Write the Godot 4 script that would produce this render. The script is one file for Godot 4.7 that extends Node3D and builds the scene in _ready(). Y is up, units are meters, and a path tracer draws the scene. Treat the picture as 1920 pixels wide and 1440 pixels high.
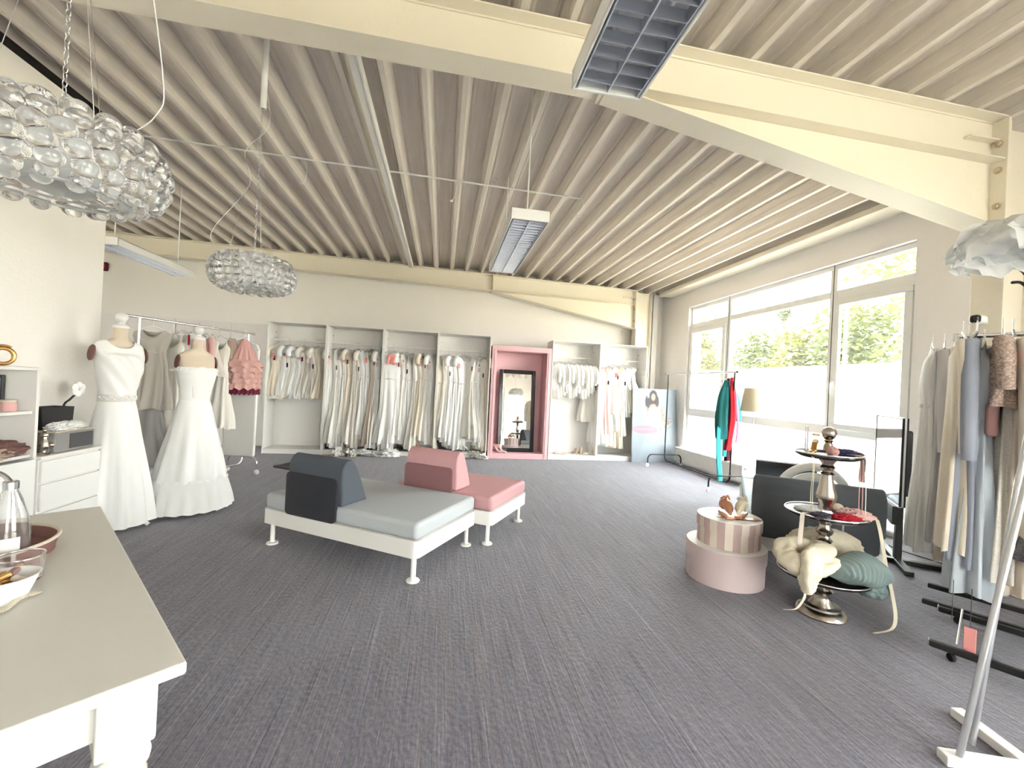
extends Node3D

# ---------------------------------------------------------------- mesh builder
class MB extends RefCounted:
	var v := PackedVector3Array()
	var n := PackedVector3Array()
	var t := PackedVector2Array()
	var i := PackedInt32Array()

	func put(p: Vector3, nn: Vector3, uv := Vector2.ZERO) -> int:
		v.append(p); n.append(nn); t.append(uv)
		return v.size() - 1

	func tri(a: int, b: int, c: int) -> void:
		if (v[b] - v[a]).cross(v[c] - v[a]).dot(n[a] + n[b] + n[c]) > 0.0:
			i.append(a); i.append(c); i.append(b)
		else:
			i.append(a); i.append(b); i.append(c)

	func quad(a: Vector3, b: Vector3, c: Vector3, d: Vector3, nn: Vector3) -> void:
		var k := put(a, nn, Vector2(0, 0))
		put(b, nn, Vector2(1, 0)); put(c, nn, Vector2(1, 1)); put(d, nn, Vector2(0, 1))
		tri(k, k + 1, k + 2); tri(k, k + 2, k + 3)

	func box(c: Vector3, s: Vector3, q := Basis.IDENTITY) -> MB:
		var h := s * 0.5
		for ax in 3:
			for sg in [-1.0, 1.0]:
				var nn := Vector3.ZERO; nn[ax] = sg
				var u := Vector3.ZERO; u[(ax + 1) % 3] = h[(ax + 1) % 3]
				var w := Vector3.ZERO; w[(ax + 2) % 3] = h[(ax + 2) % 3]
				var o := nn * h[ax]
				quad(c + q * (o - u - w), c + q * (o + u - w), c + q * (o + u + w), c + q * (o - u + w), q * nn)
		return self

	# box with rounded edges; seg = steps per quarter turn
	func rbox(c: Vector3, s: Vector3, r: float, seg := 2, q := Basis.IDENTITY) -> MB:
		var h := s * 0.5
		r = minf(r, minf(h.x, minf(h.y, h.z)) * 0.999)
		var k := Vector3(h.x - r, h.y - r, h.z - r)
		var lats := []
		for j in seg + 1: lats.append([deg_to_rad(90.0 - 90.0 * j / seg), 1.0])
		for j in seg + 1: lats.append([deg_to_rad(-90.0 * j / seg), -1.0])
		var lons := []
		for c4 in 4:
			for j in seg + 1: lons.append([deg_to_rad(90.0 * c4 + 90.0 * j / seg), c4])
		var sx := [1.0, -1.0, -1.0, 1.0]
		var sz := [1.0, 1.0, -1.0, -1.0]
		var first := v.size()
		for la in lats:
			for lo in lons:
				var a: float = la[0]; var b: float = lo[0]; var c4: int = lo[1]
				var dir := Vector3(cos(a) * cos(b), sin(a), cos(a) * sin(b))
				var p := Vector3(sx[c4] * k.x, la[1] * k.y, sz[c4] * k.z) + dir * r
				put(c + q * p, q * dir)
		var m := lons.size()
		for j in lats.size() - 1:
			for l in m:
				var l2 := (l + 1) % m
				var a := first + j * m + l
				tri(a, first + j * m + l2, first + (j + 1) * m + l2); tri(a, first + (j + 1) * m + l2, a + m)
		for e in 2:
			var y := h.y * (1.0 if e == 0 else -1.0)
			quad(c + q * Vector3(-k.x, y, -k.z), c + q * Vector3(k.x, y, -k.z), c + q * Vector3(k.x, y, k.z), c + q * Vector3(-k.x, y, k.z), q * Vector3(0, signf(y), 0))
		return self

	# rows of points; smooth normals that point away from each row's middle when closed
	func grid(rows: Array, closed := true, caps := false) -> MB:
		var R := rows.size()
		var C: int = rows[0].size()
		var nn := []
		var score := 0.0
		for j in R:
			var line := PackedVector3Array()
			var mid := Vector3.ZERO
			for p in rows[j]: mid += p
			mid /= C
			for k in C:
				var a: Vector3 = rows[j][(k + 1) % C if closed else mini(k + 1, C - 1)] - rows[j][(k - 1 + C) % C if closed else maxi(k - 1, 0)]
				var b: Vector3 = rows[mini(j + 1, R - 1)][k] - rows[maxi(j - 1, 0)][k]
				var x := a.cross(b)
				x = x.normalized() if x.length() > 1e-12 else Vector3.UP
				line.append(x)
				score += x.dot(rows[j][k] - mid)
			nn.append(line)
		var sg := -1.0 if closed and score < 0.0 else 1.0
		var first := v.size()
		for j in R:
			for k in C:
				put(rows[j][k], nn[j][k] * sg, Vector2(float(k) / C, float(j) / maxf(1.0, R - 1)))
		for j in R - 1:
			for k in (C if closed else C - 1):
				var k2 := (k + 1) % C
				var a := first + j * C + k
				var b := first + j * C + k2
				tri(a, b, b + C); tri(a, b + C, a + C)
		if caps:
			for e in [0, R - 1]:
				var mid := Vector3.ZERO
				for p in rows[e]: mid += p
				mid /= C
				var inward := (rows[1][0] if e == 0 else rows[R - 2][0]) as Vector3
				var out: Vector3 = (rows[e][C / 3] - mid).cross(rows[e][0] - mid)
				out = out.normalized() if out.length() > 1e-12 else Vector3.UP
				if out.dot(inward - mid) > 0.0: out = -out
				var c := put(mid, out)
				var f := v.size()
				for k in C: put(rows[e][k], out)
				for k in C: tri(c, f + k, f + (k + 1) % C)
		return self

	func tube(path: Array, r, seg := 8, caps := true) -> MB:
		var rows := []
		var up := Vector3.ZERO
		for j in path.size():
			var d: Vector3 = (path[mini(j + 1, path.size() - 1)] - path[maxi(j - 1, 0)]).normalized()
			if up == Vector3.ZERO:
				up = d.cross(Vector3.RIGHT if absf(d.x) < 0.8 else Vector3.UP).normalized()
			up = (up - d * up.dot(d)).normalized()
			var side := d.cross(up)
			var rr: float = r[j] if r is Array else r
			var ring := PackedVector3Array()
			for k in seg:
				var a := TAU * k / seg
				ring.append(path[j] + (up * cos(a) + side * sin(a)) * rr)
			rows.append(ring)
		return grid(rows, true, caps)

	# flat band along a path; w = half width vector (or list of them), th = thickness
	func band(path: Array, w, th := 0.002) -> MB:
		var rows := []
		for j in path.size():
			var d: Vector3 = (path[mini(j + 1, path.size() - 1)] - path[maxi(j - 1, 0)]).normalized()
			var ww: Vector3 = w[j] if w is Array else w
			var nn := d.cross(ww).normalized() * th * 0.5
			var p: Vector3 = path[j]
			rows.append(PackedVector3Array([p - ww - nn, p + ww - nn, p + ww + nn, p - ww + nn]))
		return grid(rows, true, true)

	# profile of (radius, height); edges sharper than 40 degrees stay crisp
	func lathe(prof: Array, seg := 24, xf := Transform3D.IDENTITY, sx := 1.0) -> MB:
		var segs := []
		for j in prof.size() - 1:
			var d: Vector2 = prof[j + 1] - prof[j]
			segs.append(Vector2(d.y, -d.x).normalized())
		var area := 0.0
		for j in prof.size() - 1: area += (prof[j].x + prof[j + 1].x) * (prof[j + 1].y - prof[j].y)
		var sg := 1.0 if area >= 0.0 else -1.0
		for j in segs.size():
			var na: Vector2 = segs[j]; var nb: Vector2 = segs[j]
			if j > 0 and segs[j - 1].dot(segs[j]) > 0.77: na = (segs[j - 1] + segs[j]).normalized()
			if j < segs.size() - 1 and segs[j + 1].dot(segs[j]) > 0.77: nb = (segs[j + 1] + segs[j]).normalized()
			var first := v.size()
			for k in seg + 1:
				var a := TAU * k / seg
				var dir := Vector3(cos(a) * sx, 0, sin(a))
				var nd := Vector3(cos(a) / sx, 0, sin(a)).normalized()
				put(xf * (dir * prof[j].x + Vector3.UP * prof[j].y), (xf.basis * (nd * na.x + Vector3.UP * na.y)).normalized() * sg, Vector2(float(k) / seg, float(j) / segs.size()))
				put(xf * (dir * prof[j + 1].x + Vector3.UP * prof[j + 1].y), (xf.basis * (nd * nb.x + Vector3.UP * nb.y)).normalized() * sg, Vector2(float(k) / seg, float(j + 1) / segs.size()))
			for k in seg:
				var a := first + k * 2
				if prof[j].x > 1e-6: tri(a, a + 2, a + 1)
				if prof[j + 1].x > 1e-6: tri(a + 1, a + 2, a + 3)
		return self

	func ball(c: Vector3, r: Vector3, seg := 14, rows := 9) -> MB:
		var first := v.size()
		for j in rows + 1:
			var la := PI * j / rows
			for k in seg + 1:
				var lo := TAU * k / seg
				var d := Vector3(sin(la) * cos(lo), cos(la), sin(la) * sin(lo))
				put(c + d * r, (d / r).normalized(), Vector2(float(k) / seg, float(j) / rows))
		for j in rows:
			for k in seg:
				var a := first + j * (seg + 1) + k
				if j > 0: tri(a, a + 1, a + seg + 2)
				if j < rows - 1: tri(a, a + seg + 2, a + seg + 1)
		return self

	# polygon in the xy plane of xf (any winding), pushed from z0 to z1
	func prism(poly: Array, z0: float, z1: float, xf := Transform3D.IDENTITY) -> MB:
		var pts := PackedVector2Array(poly)
		var idx := Geometry2D.triangulate_polygon(pts)
		for e in 2:
			var z := z0 if e == 0 else z1
			var nn := (xf.basis * Vector3(0, 0, -1.0 if (z0 < z1) == (e == 0) else 1.0)).normalized()
			var f := v.size()
			for p in pts: put(xf * Vector3(p.x, p.y, z), nn, p)
			for k in range(0, idx.size(), 3): tri(f + idx[k], f + idx[k + 1], f + idx[k + 2])
		var ccw := not Geometry2D.is_polygon_clockwise(pts)
		for k in pts.size():
			var a := pts[k]; var b := pts[(k + 1) % pts.size()]
			var d := (b - a).normalized()
			var nn := Vector3(d.y, -d.x, 0) * (1.0 if ccw else -1.0)
			quad(xf * Vector3(a.x, a.y, z0), xf * Vector3(b.x, b.y, z0), xf * Vector3(b.x, b.y, z1), xf * Vector3(a.x, a.y, z1), (xf.basis * nn).normalized())
		return self

	func mesh() -> ArrayMesh:
		var arr := []
		arr.resize(Mesh.ARRAY_MAX)
		arr[Mesh.ARRAY_VERTEX] = v; arr[Mesh.ARRAY_NORMAL] = n; arr[Mesh.ARRAY_TEX_UV] = t; arr[Mesh.ARRAY_INDEX] = i
		var m := ArrayMesh.new()
		m.add_surface_from_arrays(Mesh.PRIMITIVE_TRIANGLES, arr)
		return m

# ---------------------------------------------------------------- scene helpers
var taken := {}
var M := {}
var rng := RandomNumberGenerator.new()
const ORD := ["first", "second", "third", "fourth", "fifth", "sixth", "seventh", "eighth", "ninth", "tenth", "eleventh", "twelfth", "thirteenth", "fourteenth", "fifteenth"]

func numbered(called: String) -> String:
	var k: int = taken.get(called, 0)
	taken[called] = k + 1
	return called if k == 0 else "%s_%03d" % [called, k]

func tag(o: Node, label: String, category: String, group := "") -> Node:
	o.set_meta("label", label); o.set_meta("category", category)
	if group: o.set_meta("group", group)
	return o

func thing(called: String, label: String, category: String, at := Vector3.ZERO, turn := 0.0, group := "") -> Node3D:
	var o := Node3D.new()
	o.name = numbered(called)
	add_child(o)
	o.position = at; o.rotation.y = turn
	tag(o, label, category, group)
	return o

func part(called: String, mb: MB, mat: Material, parent: Node = null, xf := Transform3D.IDENTITY) -> MeshInstance3D:
	return inst(called, mb.mesh(), mat, parent, xf)

func inst(called: String, mesh: Mesh, mat: Material, parent: Node = null, xf := Transform3D.IDENTITY) -> MeshInstance3D:
	var o := MeshInstance3D.new()
	o.mesh = mesh; o.material_override = mat; o.transform = xf
	if parent:
		o.name = called
		parent.add_child(o, true)
	else:
		o.name = numbered(called)
		add_child(o)
	return o

func structure(called: String, mb: MB, mat: Material) -> MeshInstance3D:
	var o := part(called, mb, mat)
	o.set_meta("kind", "structure")
	return o

func sroot(called: String, at := Vector3.ZERO) -> Node3D:
	var o := Node3D.new()
	o.name = numbered(called)
	o.position = at
	add_child(o)
	o.set_meta("kind", "structure")
	return o

func mat(c: Color, rough := 0.7, metal := 0.0) -> StandardMaterial3D:
	var m := StandardMaterial3D.new()
	m.albedo_color = c; m.roughness = rough; m.metallic = metal
	return m

func noise_tex(freq: float, size := 256, normal := false, bump := 4.0, kind := FastNoiseLite.TYPE_SIMPLEX_SMOOTH, ramp: Gradient = null, sd := 1) -> NoiseTexture2D:
	var f := FastNoiseLite.new()
	f.noise_type = kind; f.frequency = freq; f.seed = sd
	f.fractal_octaves = 4
	var t := NoiseTexture2D.new()
	t.width = size; t.height = size; t.seamless = true; t.noise = f
	t.as_normal_map = normal; t.bump_strength = bump
	if ramp: t.color_ramp = ramp
	return t

func ramp(a: Color, b: Color, c = null) -> Gradient:
	var g := Gradient.new()
	g.set_color(0, a); g.set_color(1, b)
	if c != null: g.add_point(0.5, c)
	return g

func tri_tex(m: StandardMaterial3D, color: Texture2D, nrm: Texture2D, scale: Vector3, nscale := 0.5, world := true) -> StandardMaterial3D:
	m.uv1_triplanar = true; m.uv1_world_triplanar = world; m.uv1_scale = scale
	if color: m.albedo_texture = color
	if nrm:
		m.normal_enabled = true; m.normal_texture = nrm; m.normal_scale = nscale
	return m

func yaw(deg: float) -> Basis:
	return Basis(Vector3.UP, deg_to_rad(deg))

func arc(c: Vector3, u: Vector3, w: Vector3, a0: float, a1: float, steps: int) -> Array:
	var out := []
	for k in steps + 1:
		var a := deg_to_rad(lerpf(a0, a1, float(k) / steps))
		out.append(c + u * cos(a) + w * sin(a))
	return out

func curve(pts: Array, steps := 5) -> Array:   # Catmull-Rom through the points
	var out := []
	for k in pts.size() - 1:
		var a = pts[maxi(k - 1, 0)]; var b = pts[k]; var c = pts[k + 1]; var d = pts[mini(k + 2, pts.size() - 1)]
		for s in steps:
			var x := float(s) / steps
			out.append(b.cubic_interpolate(c, a, d, x))
	out.append(pts[pts.size() - 1])
	return out

func key(k: Array, x: float) -> float:         # [x0, y0, x1, y1 ...] linear
	if x <= k[0]: return k[1]
	for j in range(2, k.size(), 2):
		if x <= k[j]: return lerpf(k[j - 1], k[j + 1], smoothstep(k[j - 2], k[j], x))
	return k[k.size() - 1]

# ---------------------------------------------------------------- camera, sky, light
const W := 4.85          # window wall
const ZB := -8.97        # back wall
const XL := -3.2         # partition

func roof_y(x: float) -> float: return 3.70 - 0.02 * x

func stage() -> void:
	var cam := Camera3D.new()
	cam.name = "camera"
	cam.fov = rad_to_deg(2.0 * atan(720.0 / 794.0))
	var yw := 0.1622; var pi_ := 0.0028; var ro := 0.0498
	var fwd := Vector3(sin(yw) * cos(pi_), sin(pi_), -cos(yw) * cos(pi_))
	var r := Vector3(cos(yw), 0, sin(yw)); var u := r.cross(fwd)
	cam.transform = Transform3D(Basis(r * cos(ro) + u * sin(ro), u * cos(ro) - r * sin(ro), -fwd), Vector3(0, 1.4295, 0))
	cam.near = 0.02; cam.far = 200.0
	add_child(cam)
	cam.current = true
	var we := WorldEnvironment.new()
	we.name = "world"
	var e := Environment.new()
	e.background_mode = Environment.BG_SKY
	var sm := ProceduralSkyMaterial.new()
	sm.sky_top_color = Color(0.94, 0.965, 0.985); sm.sky_horizon_color = Color(1.0, 0.99, 0.965)
	sm.ground_horizon_color = Color(0.8, 0.78, 0.72); sm.ground_bottom_color = Color(0.55, 0.52, 0.46)
	sm.sky_energy_multiplier = 1.0; sm.ground_energy_multiplier = 1.0
	var sky := Sky.new()
	sky.sky_material = sm
	e.sky = sky
	e.background_energy_multiplier = SKY
	e.tonemap_mode = Environment.TONE_MAPPER_LINEAR
	e.tonemap_exposure = EXPO
	e.sdfgi_enabled = true; e.ssao_enabled = true; e.ssil_enabled = true
	we.environment = e
	add_child(we)
	var sun := DirectionalLight3D.new()
	sun.name = "sun"
	sun.light_color = Color(1.0, 0.95, 0.82); sun.light_energy = SUN
	sun.shadow_enabled = true; sun.light_angular_distance = 0.6
	add_child(sun)
	sun.look_at_from_position(Vector3.ZERO, Vector3(0.62, -0.75, 0.22))

const SKY := 4.2
const EXPO := 7.4
const SUN := 0.8

func carpet_image() -> ImageTexture:
	# fine loops with long thin streaks that run along the room
	var n := 512
	var val := PackedFloat32Array(); val.resize(n * n)
	var hue := PackedFloat32Array(); hue.resize(n * n)
	rng.seed = 99
	for k in n * n:
		val[k] = rng.randfn() * 0.030
	for k in 5200:
		var x := rng.randi() % n; var y0 := rng.randi() % n
		var l := rng.randi_range(14, 120)
		var a := rng.randfn() * 0.055; var h := rng.randfn() * 0.5
		for y in l:
			var at := ((y0 + y) % n) * n + x
			var w := sin(PI * (y + 0.5) / l)
			val[at] += a * w; hue[at] += h * w * 0.02
	var im := Image.create(n, n, false, Image.FORMAT_RGBA8)
	for y in n:
		for x in n:
			var q := val[y * n + x]; var h := hue[y * n + x]
			im.set_pixel(x, y, Color(0.415 + q + h, 0.402 + q, 0.440 + q * 0.9 - h))
	return ImageTexture.create_from_image(im)

func materials() -> void:
	var paint_n := noise_tex(0.05, 256, true, 2.0)
	M.wall = tri_tex(mat(Color(0.945, 0.93, 0.915), 0.85), null, paint_n, Vector3.ONE * 2.0, 0.25)
	M.wall_cream = tri_tex(mat(Color(0.965, 0.95, 0.925), 0.85), null, paint_n, Vector3.ONE * 2.0, 0.25)
	M.steel_cream = tri_tex(mat(Color(0.93, 0.90, 0.83), 0.42), null, paint_n, Vector3.ONE * 1.3, 0.15)
	M.steel_tan = mat(Color(0.80, 0.73, 0.61), 0.6)
	M.deck = tri_tex(mat(Color.WHITE, 0.55), noise_tex(0.02, 256, false, 1.0, FastNoiseLite.TYPE_SIMPLEX_SMOOTH, ramp(Color(0.86, 0.825, 0.785), Color(0.93, 0.90, 0.86)), 5), null, Vector3(2.5, 2.5, 0.15))
	# carpet: flecked loops with streaks along the room
	M.carpet = tri_tex(mat(Color(1, 1, 1), 0.8), carpet_image(), noise_tex(0.25, 256, true, 4.0), Vector3(0.62, 0.62, 0.40), 0.15)
	M.carpet.rim_enabled = true; M.carpet.rim = 0.5; M.carpet.rim_tint = 0.3
	M.white = mat(Color(0.93, 0.93, 0.92), 0.45)
	M.white_matt = mat(Color(0.92, 0.91, 0.89), 0.7)
	M.white_lacquer = mat(Color(0.95, 0.94, 0.92), 0.35)
	M.table_white = mat(Color(0.86, 0.85, 0.82), 0.5)
	M.upvc = mat(Color(0.93, 0.93, 0.92), 0.35)
	M.seal = mat(Color(0.30, 0.30, 0.31), 0.8)
	M.glass = mat(Color(1, 1, 1, 0.06), 0.03)
	M.glass.transparency = BaseMaterial3D.TRANSPARENCY_ALPHA
	M.film = mat(Color(0.98, 0.99, 0.98, 0.06), 0.75)
	M.film.refraction_enabled = true; M.film.refraction_scale = 0.012
	M.black = mat(Color(0.06, 0.06, 0.07), 0.45)
	M.black_gloss = mat(Color(0.03, 0.03, 0.04), 0.15)
	M.chrome = mat(Color(0.92, 0.92, 0.93), 0.15, 1.0)
	M.steel = mat(Color(0.80, 0.80, 0.81), 0.32, 1.0)
	M.alu = mat(Color(0.86, 0.88, 0.92), 0.28, 0.9)
	M.silver = mat(Color(0.74, 0.71, 0.67), 0.24, 1.0)
	M.gold = mat(Color(0.83, 0.66, 0.42), 0.3, 1.0)
	M.copper = mat(Color(0.80, 0.58, 0.45), 0.38, 0.7)
	M.pink_paint = mat(Color(0.88, 0.72, 0.73), 0.7)
	M.mirror = mat(Color(0.95, 0.95, 0.95), 0.01, 1.0)
	M.crystal = mat(Color(1, 1, 1, 0.04), 0.02)
	M.crystal.refraction_enabled = true; M.crystal.refraction_scale = 0.05
	M.opal = mat(Color(0.95, 0.96, 0.96), 0.35)
	M.opal.backlight_enabled = true; M.opal.backlight = Color(0.8, 0.8, 0.8)
	var weave := noise_tex(0.35, 256, true, 6.0)
	for f in [["sofa_grey", Color(0.74, 0.76, 0.77)], ["sofa_blue", Color(0.31, 0.335, 0.37)], ["sofa_pink", Color(0.80, 0.62, 0.63)], ["pink_board", Color(0.56, 0.40, 0.41)], ["navy_board", Color(0.19, 0.195, 0.22)], ["sofa_slate", Color(0.32, 0.34, 0.36)], ["sofa_pale", Color(0.72, 0.77, 0.80)],
			["linen", Color(0.86, 0.80, 0.72)], ["satin_white", Color(0.95, 0.95, 0.94)], ["ivory", Color(0.94, 0.925, 0.89)], ["cream_cloth", Color(0.92, 0.88, 0.81)], ["champagne", Color(0.85, 0.80, 0.74)], ["blush", Color(0.92, 0.76, 0.74)], ["greige", Color(0.72, 0.70, 0.66)], ["grey_cloth", Color(0.58, 0.57, 0.56)], ["dark_cloth", Color(0.45, 0.455, 0.47)],
			["blue_cloth", Color(0.77, 0.80, 0.83)], ["slate_cloth", Color(0.60, 0.62, 0.67)], ["tan_cloth", Color(0.74, 0.66, 0.60)], ["mauve", Color(0.62, 0.47, 0.46)], ["rose", Color(0.87, 0.68, 0.66)], ["maroon", Color(0.42, 0.08, 0.20)], ["teal", Color(0.08, 0.42, 0.43)], ["turquoise", Color(0.25, 0.80, 0.80)], ["red", Color(0.72, 0.06, 0.16)], ["wine", Color(0.35, 0.06, 0.16)], ["hot_pink", Color(0.90, 0.45, 0.68)], ["coral", Color(0.93, 0.62, 0.60)],
			["fur_taupe", Color(0.63, 0.54, 0.52)], ["navy_cloth", Color(0.20, 0.20, 0.36)], ["brown_cloth", Color(0.50, 0.36, 0.34)], ["purple_grey", Color(0.38, 0.36, 0.42)], ["shade_cream", Color(0.90, 0.85, 0.74)]]:
		M[f[0]] = tri_tex(mat(f[1], 0.88), null, weave, Vector3.ONE * 6.0, 0.35)
	for f in ["satin_white", "ivory", "cream_cloth", "blush", "shade_cream"]:
		M[f].backlight_enabled = true; M[f].backlight = Color(0.25, 0.25, 0.25)
	var knit := noise_tex(0.18, 256, true, 12.0, FastNoiseLite.TYPE_CELLULAR)
	M.wool_cream = tri_tex(mat(Color(0.93, 0.89, 0.80), 0.95), null, knit, Vector3.ONE * 9.0, 0.8)
	M.wool_green = tri_tex(mat(Color(0.53, 0.60, 0.59), 0.95), null, knit, Vector3.ONE * 9.0, 0.9)
	M.fur = tri_tex(mat(Color(0.90, 0.72, 0.68), 0.95), null, knit, Vector3.ONE * 5.0, 1.0)
	# lace and florals: blotched cloth
	M.floral = tri_tex(mat(Color.WHITE, 0.9), noise_tex(0.06, 256, false, 1.0, FastNoiseLite.TYPE_CELLULAR, ramp(Color(0.92, 0.88, 0.84), Color(0.47, 0.37, 0.33), Color(0.66, 0.57, 0.52)), 3), weave, Vector3.ONE * 4.5, 0.4)
	M.lace = tri_tex(mat(Color.WHITE, 0.9), noise_tex(0.09, 256, false, 1.0, FastNoiseLite.TYPE_CELLULAR, ramp(Color(0.97, 0.96, 0.94), Color(0.80, 0.76, 0.71)), 4), weave, Vector3.ONE * 5.0, 0.4)
	M.print_dark = tri_tex(mat(Color.WHITE, 0.9), noise_tex(0.07, 256, false, 1.0, FastNoiseLite.TYPE_CELLULAR, ramp(Color(0.60, 0.60, 0.60), Color(0.13, 0.14, 0.18)), 6), null, Vector3.ONE * 6.0)
	M.fur_coat = tri_tex(mat(Color(0.66, 0.57, 0.55), 0.98), null, knit, Vector3.ONE * 8.0, 1.0)
	M.bark = mat(Color(0.36, 0.29, 0.22), 0.95)
	for f in [["leaf_a", Color(0.34, 0.36, 0.15)], ["leaf_b", Color(0.27, 0.33, 0.17)], ["leaf_c", Color(0.44, 0.41, 0.08)], ["leaf_d", Color(0.22, 0.28, 0.19)]]:
		M[f[0]] = mat(f[1], 0.7)
		M[f[0]].backlight_enabled = true; M[f[0]].backlight = Color(0.20, 0.21, 0.06)

# ---------------------------------------------------------------- room
func room() -> void:
	structure("floor", MB.new().box(Vector3(-1.6, -0.1, -2.6), Vector3(13.4, 0.2, 13.3)), M.carpet)
	structure("wall_back", MB.new().box(Vector3(-1.6, 2.1, ZB - 0.15), Vector3(13.4, 4.4, 0.3)), M.wall_cream)
	structure("wall_far_left", MB.new().box(Vector3(-8.15, 2.1, -2.6), Vector3(0.3, 4.4, 13.3)), M.wall_cream)
	# window wall: piers, parapet strip and lintel round the openings
	var b := MB.new()
	var x := W + 0.15
	for s in [[ZB - 0.3, -7.90], [-3.72, -0.4], [2.85, 3.85]]:
		b.box(Vector3(x, 2.1, (s[0] + s[1]) / 2), Vector3(0.3, 4.4, s[1] - s[0]))
	for s in [[-7.90, -3.72], [-0.4, 2.85]]:
		b.box(Vector3(x, 3.74, (s[0] + s[1]) / 2), Vector3(0.3, 1.12, s[1] - s[0]))
		b.box(Vector3(x, -0.02, (s[0] + s[1]) / 2), Vector3(0.3, 0.16, s[1] - s[0]))
	structure("wall_right", b, M.wall)
	b = MB.new()
	for s in [[-8.3, -7.4], [-4.0, 0.9], [3.0, 5.15]]:
		b.box(Vector3((s[0] + s[1]) / 2, 2.1, 3.85), Vector3(s[1] - s[0], 4.4, 0.3))
	for s in [[0.9, 3.0], [-7.4, -4.0]]:
		b.box(Vector3((s[0] + s[1]) / 2, 3.7, 3.85), Vector3(s[1] - s[0], 1.2, 0.3))
		b.box(Vector3((s[0] + s[1]) / 2, 0.05, 3.85), Vector3(s[1] - s[0], 0.3, 0.3))
	structure("wall_front", b, M.wall)
	b = MB.new()
	b.prism([Vector2(3.7, 0), Vector2(3.7, 3.67), Vector2(-4.50, 3.67), Vector2(-4.56, 3.60), Vector2(-4.56, 0)], -0.06, 0.06, Transform3D(Basis(Vector3(0, 0, 1), Vector3(0, 1, 0), Vector3(-1, 0, 0)), Vector3(XL - 0.06, 0, 0)))
	structure("wall_left", b, M.wall_cream)
	structure("roof", MB.new().box(Vector3(-1.6, 4.4, -2.6), Vector3(13.4, 0.25, 13.3)), M.wall)
	# flush closet doors and seams on the back wall, left of the wardrobes
	var dr := sroot("trim_back", Vector3(0, 0, ZB))
	for k in 4:
		var x0 := -6.95 + k * 0.96
		part("wall_panel", MB.new().rbox(Vector3(x0 + 0.475, 1.19, 0.012), Vector3(0.945, 2.38, 0.024), 0.004, 1), M.wall, dr)
	# trapezoidal roof deck: one panel per rib, laid from the back wall to the front
	var c := sroot("ceiling")
	var p := 0.31
	var prof := [Vector2(-0.155, 0.137), Vector2(-0.09, 0.137), Vector2(-0.085, 0.131), Vector2(-0.07, 0.131), Vector2(-0.065, 0.137), Vector2(-0.055, 0.137),
		Vector2(-0.036, 0.06), Vector2(-0.031, 0.052), Vector2(-0.021, 0.0), Vector2(0.021, 0.0), Vector2(0.031, 0.052), Vector2(0.036, 0.06), Vector2(0.055, 0.137), Vector2(0.065, 0.137), Vector2(0.07, 0.131), Vector2(0.085, 0.131), Vector2(0.09, 0.137), Vector2(0.155, 0.137)]
	var poly := prof.duplicate()
	for j in range(prof.size() - 1, -1, -1): poly.append(prof[j] + Vector2(0, 0.003))
	var mesh := MB.new().prism(poly, ZB, 3.7).mesh()
	for k in 42:
		var px := W - 0.14 - p * k
		inst("deck_panel", mesh, M.deck, c, Transform3D(Basis(Vector3(0, 0, 1), -0.02), Vector3(px, roof_y(px) + 0.0, 0)))
	# steel frames
	for f in [["trim_1", -2.61], ["trim_2", -8.71]]:
		var o := sroot(f[0], Vector3(0, 0, f[1]))
		var q := Basis(Vector3(0, 0, 1), -0.02)
		var hw := 0.095
		var top := func(xx: float) -> Vector3: return Vector3(xx, roof_y(xx) - 0.007, 0)
		var mid := -1.97; var ln := 12.04
		var b2 := MB.new()
		b2.rbox(top.call(mid), Vector3(ln, 0.012, hw * 2), 0.004, 1, q)
		b2.rbox(top.call(mid) - Vector3(0, 0.318, 0), Vector3(ln, 0.012, hw * 2), 0.004, 1, q)
		b2.box(top.call(mid) - Vector3(0, 0.159, 0), Vector3(ln, 0.312, 0.010), q)
		for sg in [-1, 1]:
			for e in [0.0, -0.318]:    # rolled fillets
				b2.rbox(top.call(mid) + Vector3(0, e + (-0.012 if e == 0.0 else 0.012), sg * 0.010), Vector3(ln, 0.016, 0.014), 0.006, 1, q)
		part("steel_beam", b2, M.steel_cream, o)
		# haunch
		b2 = MB.new()
		var x0 := 0.93; var x1 := 4.03
		var y0 := roof_y(x0) - 0.338; var y1 := 2.80
		b2.prism([Vector2(x0, y0), Vector2(x1, roof_y(x1) - 0.33), Vector2(x1, y1), Vector2(x0, y0 - 0.012)], -0.006, 0.006)
		var dd := Vector2(x1 - x0, y1 - y0)
		b2.rbox(Vector3((x0 + x1) / 2, (y0 + y1) / 2 - 0.012, 0), Vector3(dd.length(), 0.012, hw * 2), 0.004, 1, Basis(Vector3(0, 0, 1), atan2(dd.y, dd.x)))
		b2.rbox(Vector3(x0 + 0.02, y0 - 0.005, 0), Vector3(0.10, 0.014, hw * 2 + 0.012), 0.004, 1, q)
		part("haunch", b2, M.steel_cream, o)
		if f[0] == "trim_2":
			part("stiffener", MB.new().rbox(Vector3(x0 - 0.02, roof_y(x0) - 0.166, 0), Vector3(0.014, 0.31, hw * 2 - 0.01), 0.003, 1), M.steel_tan, o)
		b2 = MB.new()
		b2.rbox(Vector3(4.045, 3.19, 0), Vector3(0.025, 0.82, hw * 2 + 0.02), 0.004, 1)
		part("end_plate", b2, M.steel_cream, o)
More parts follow.
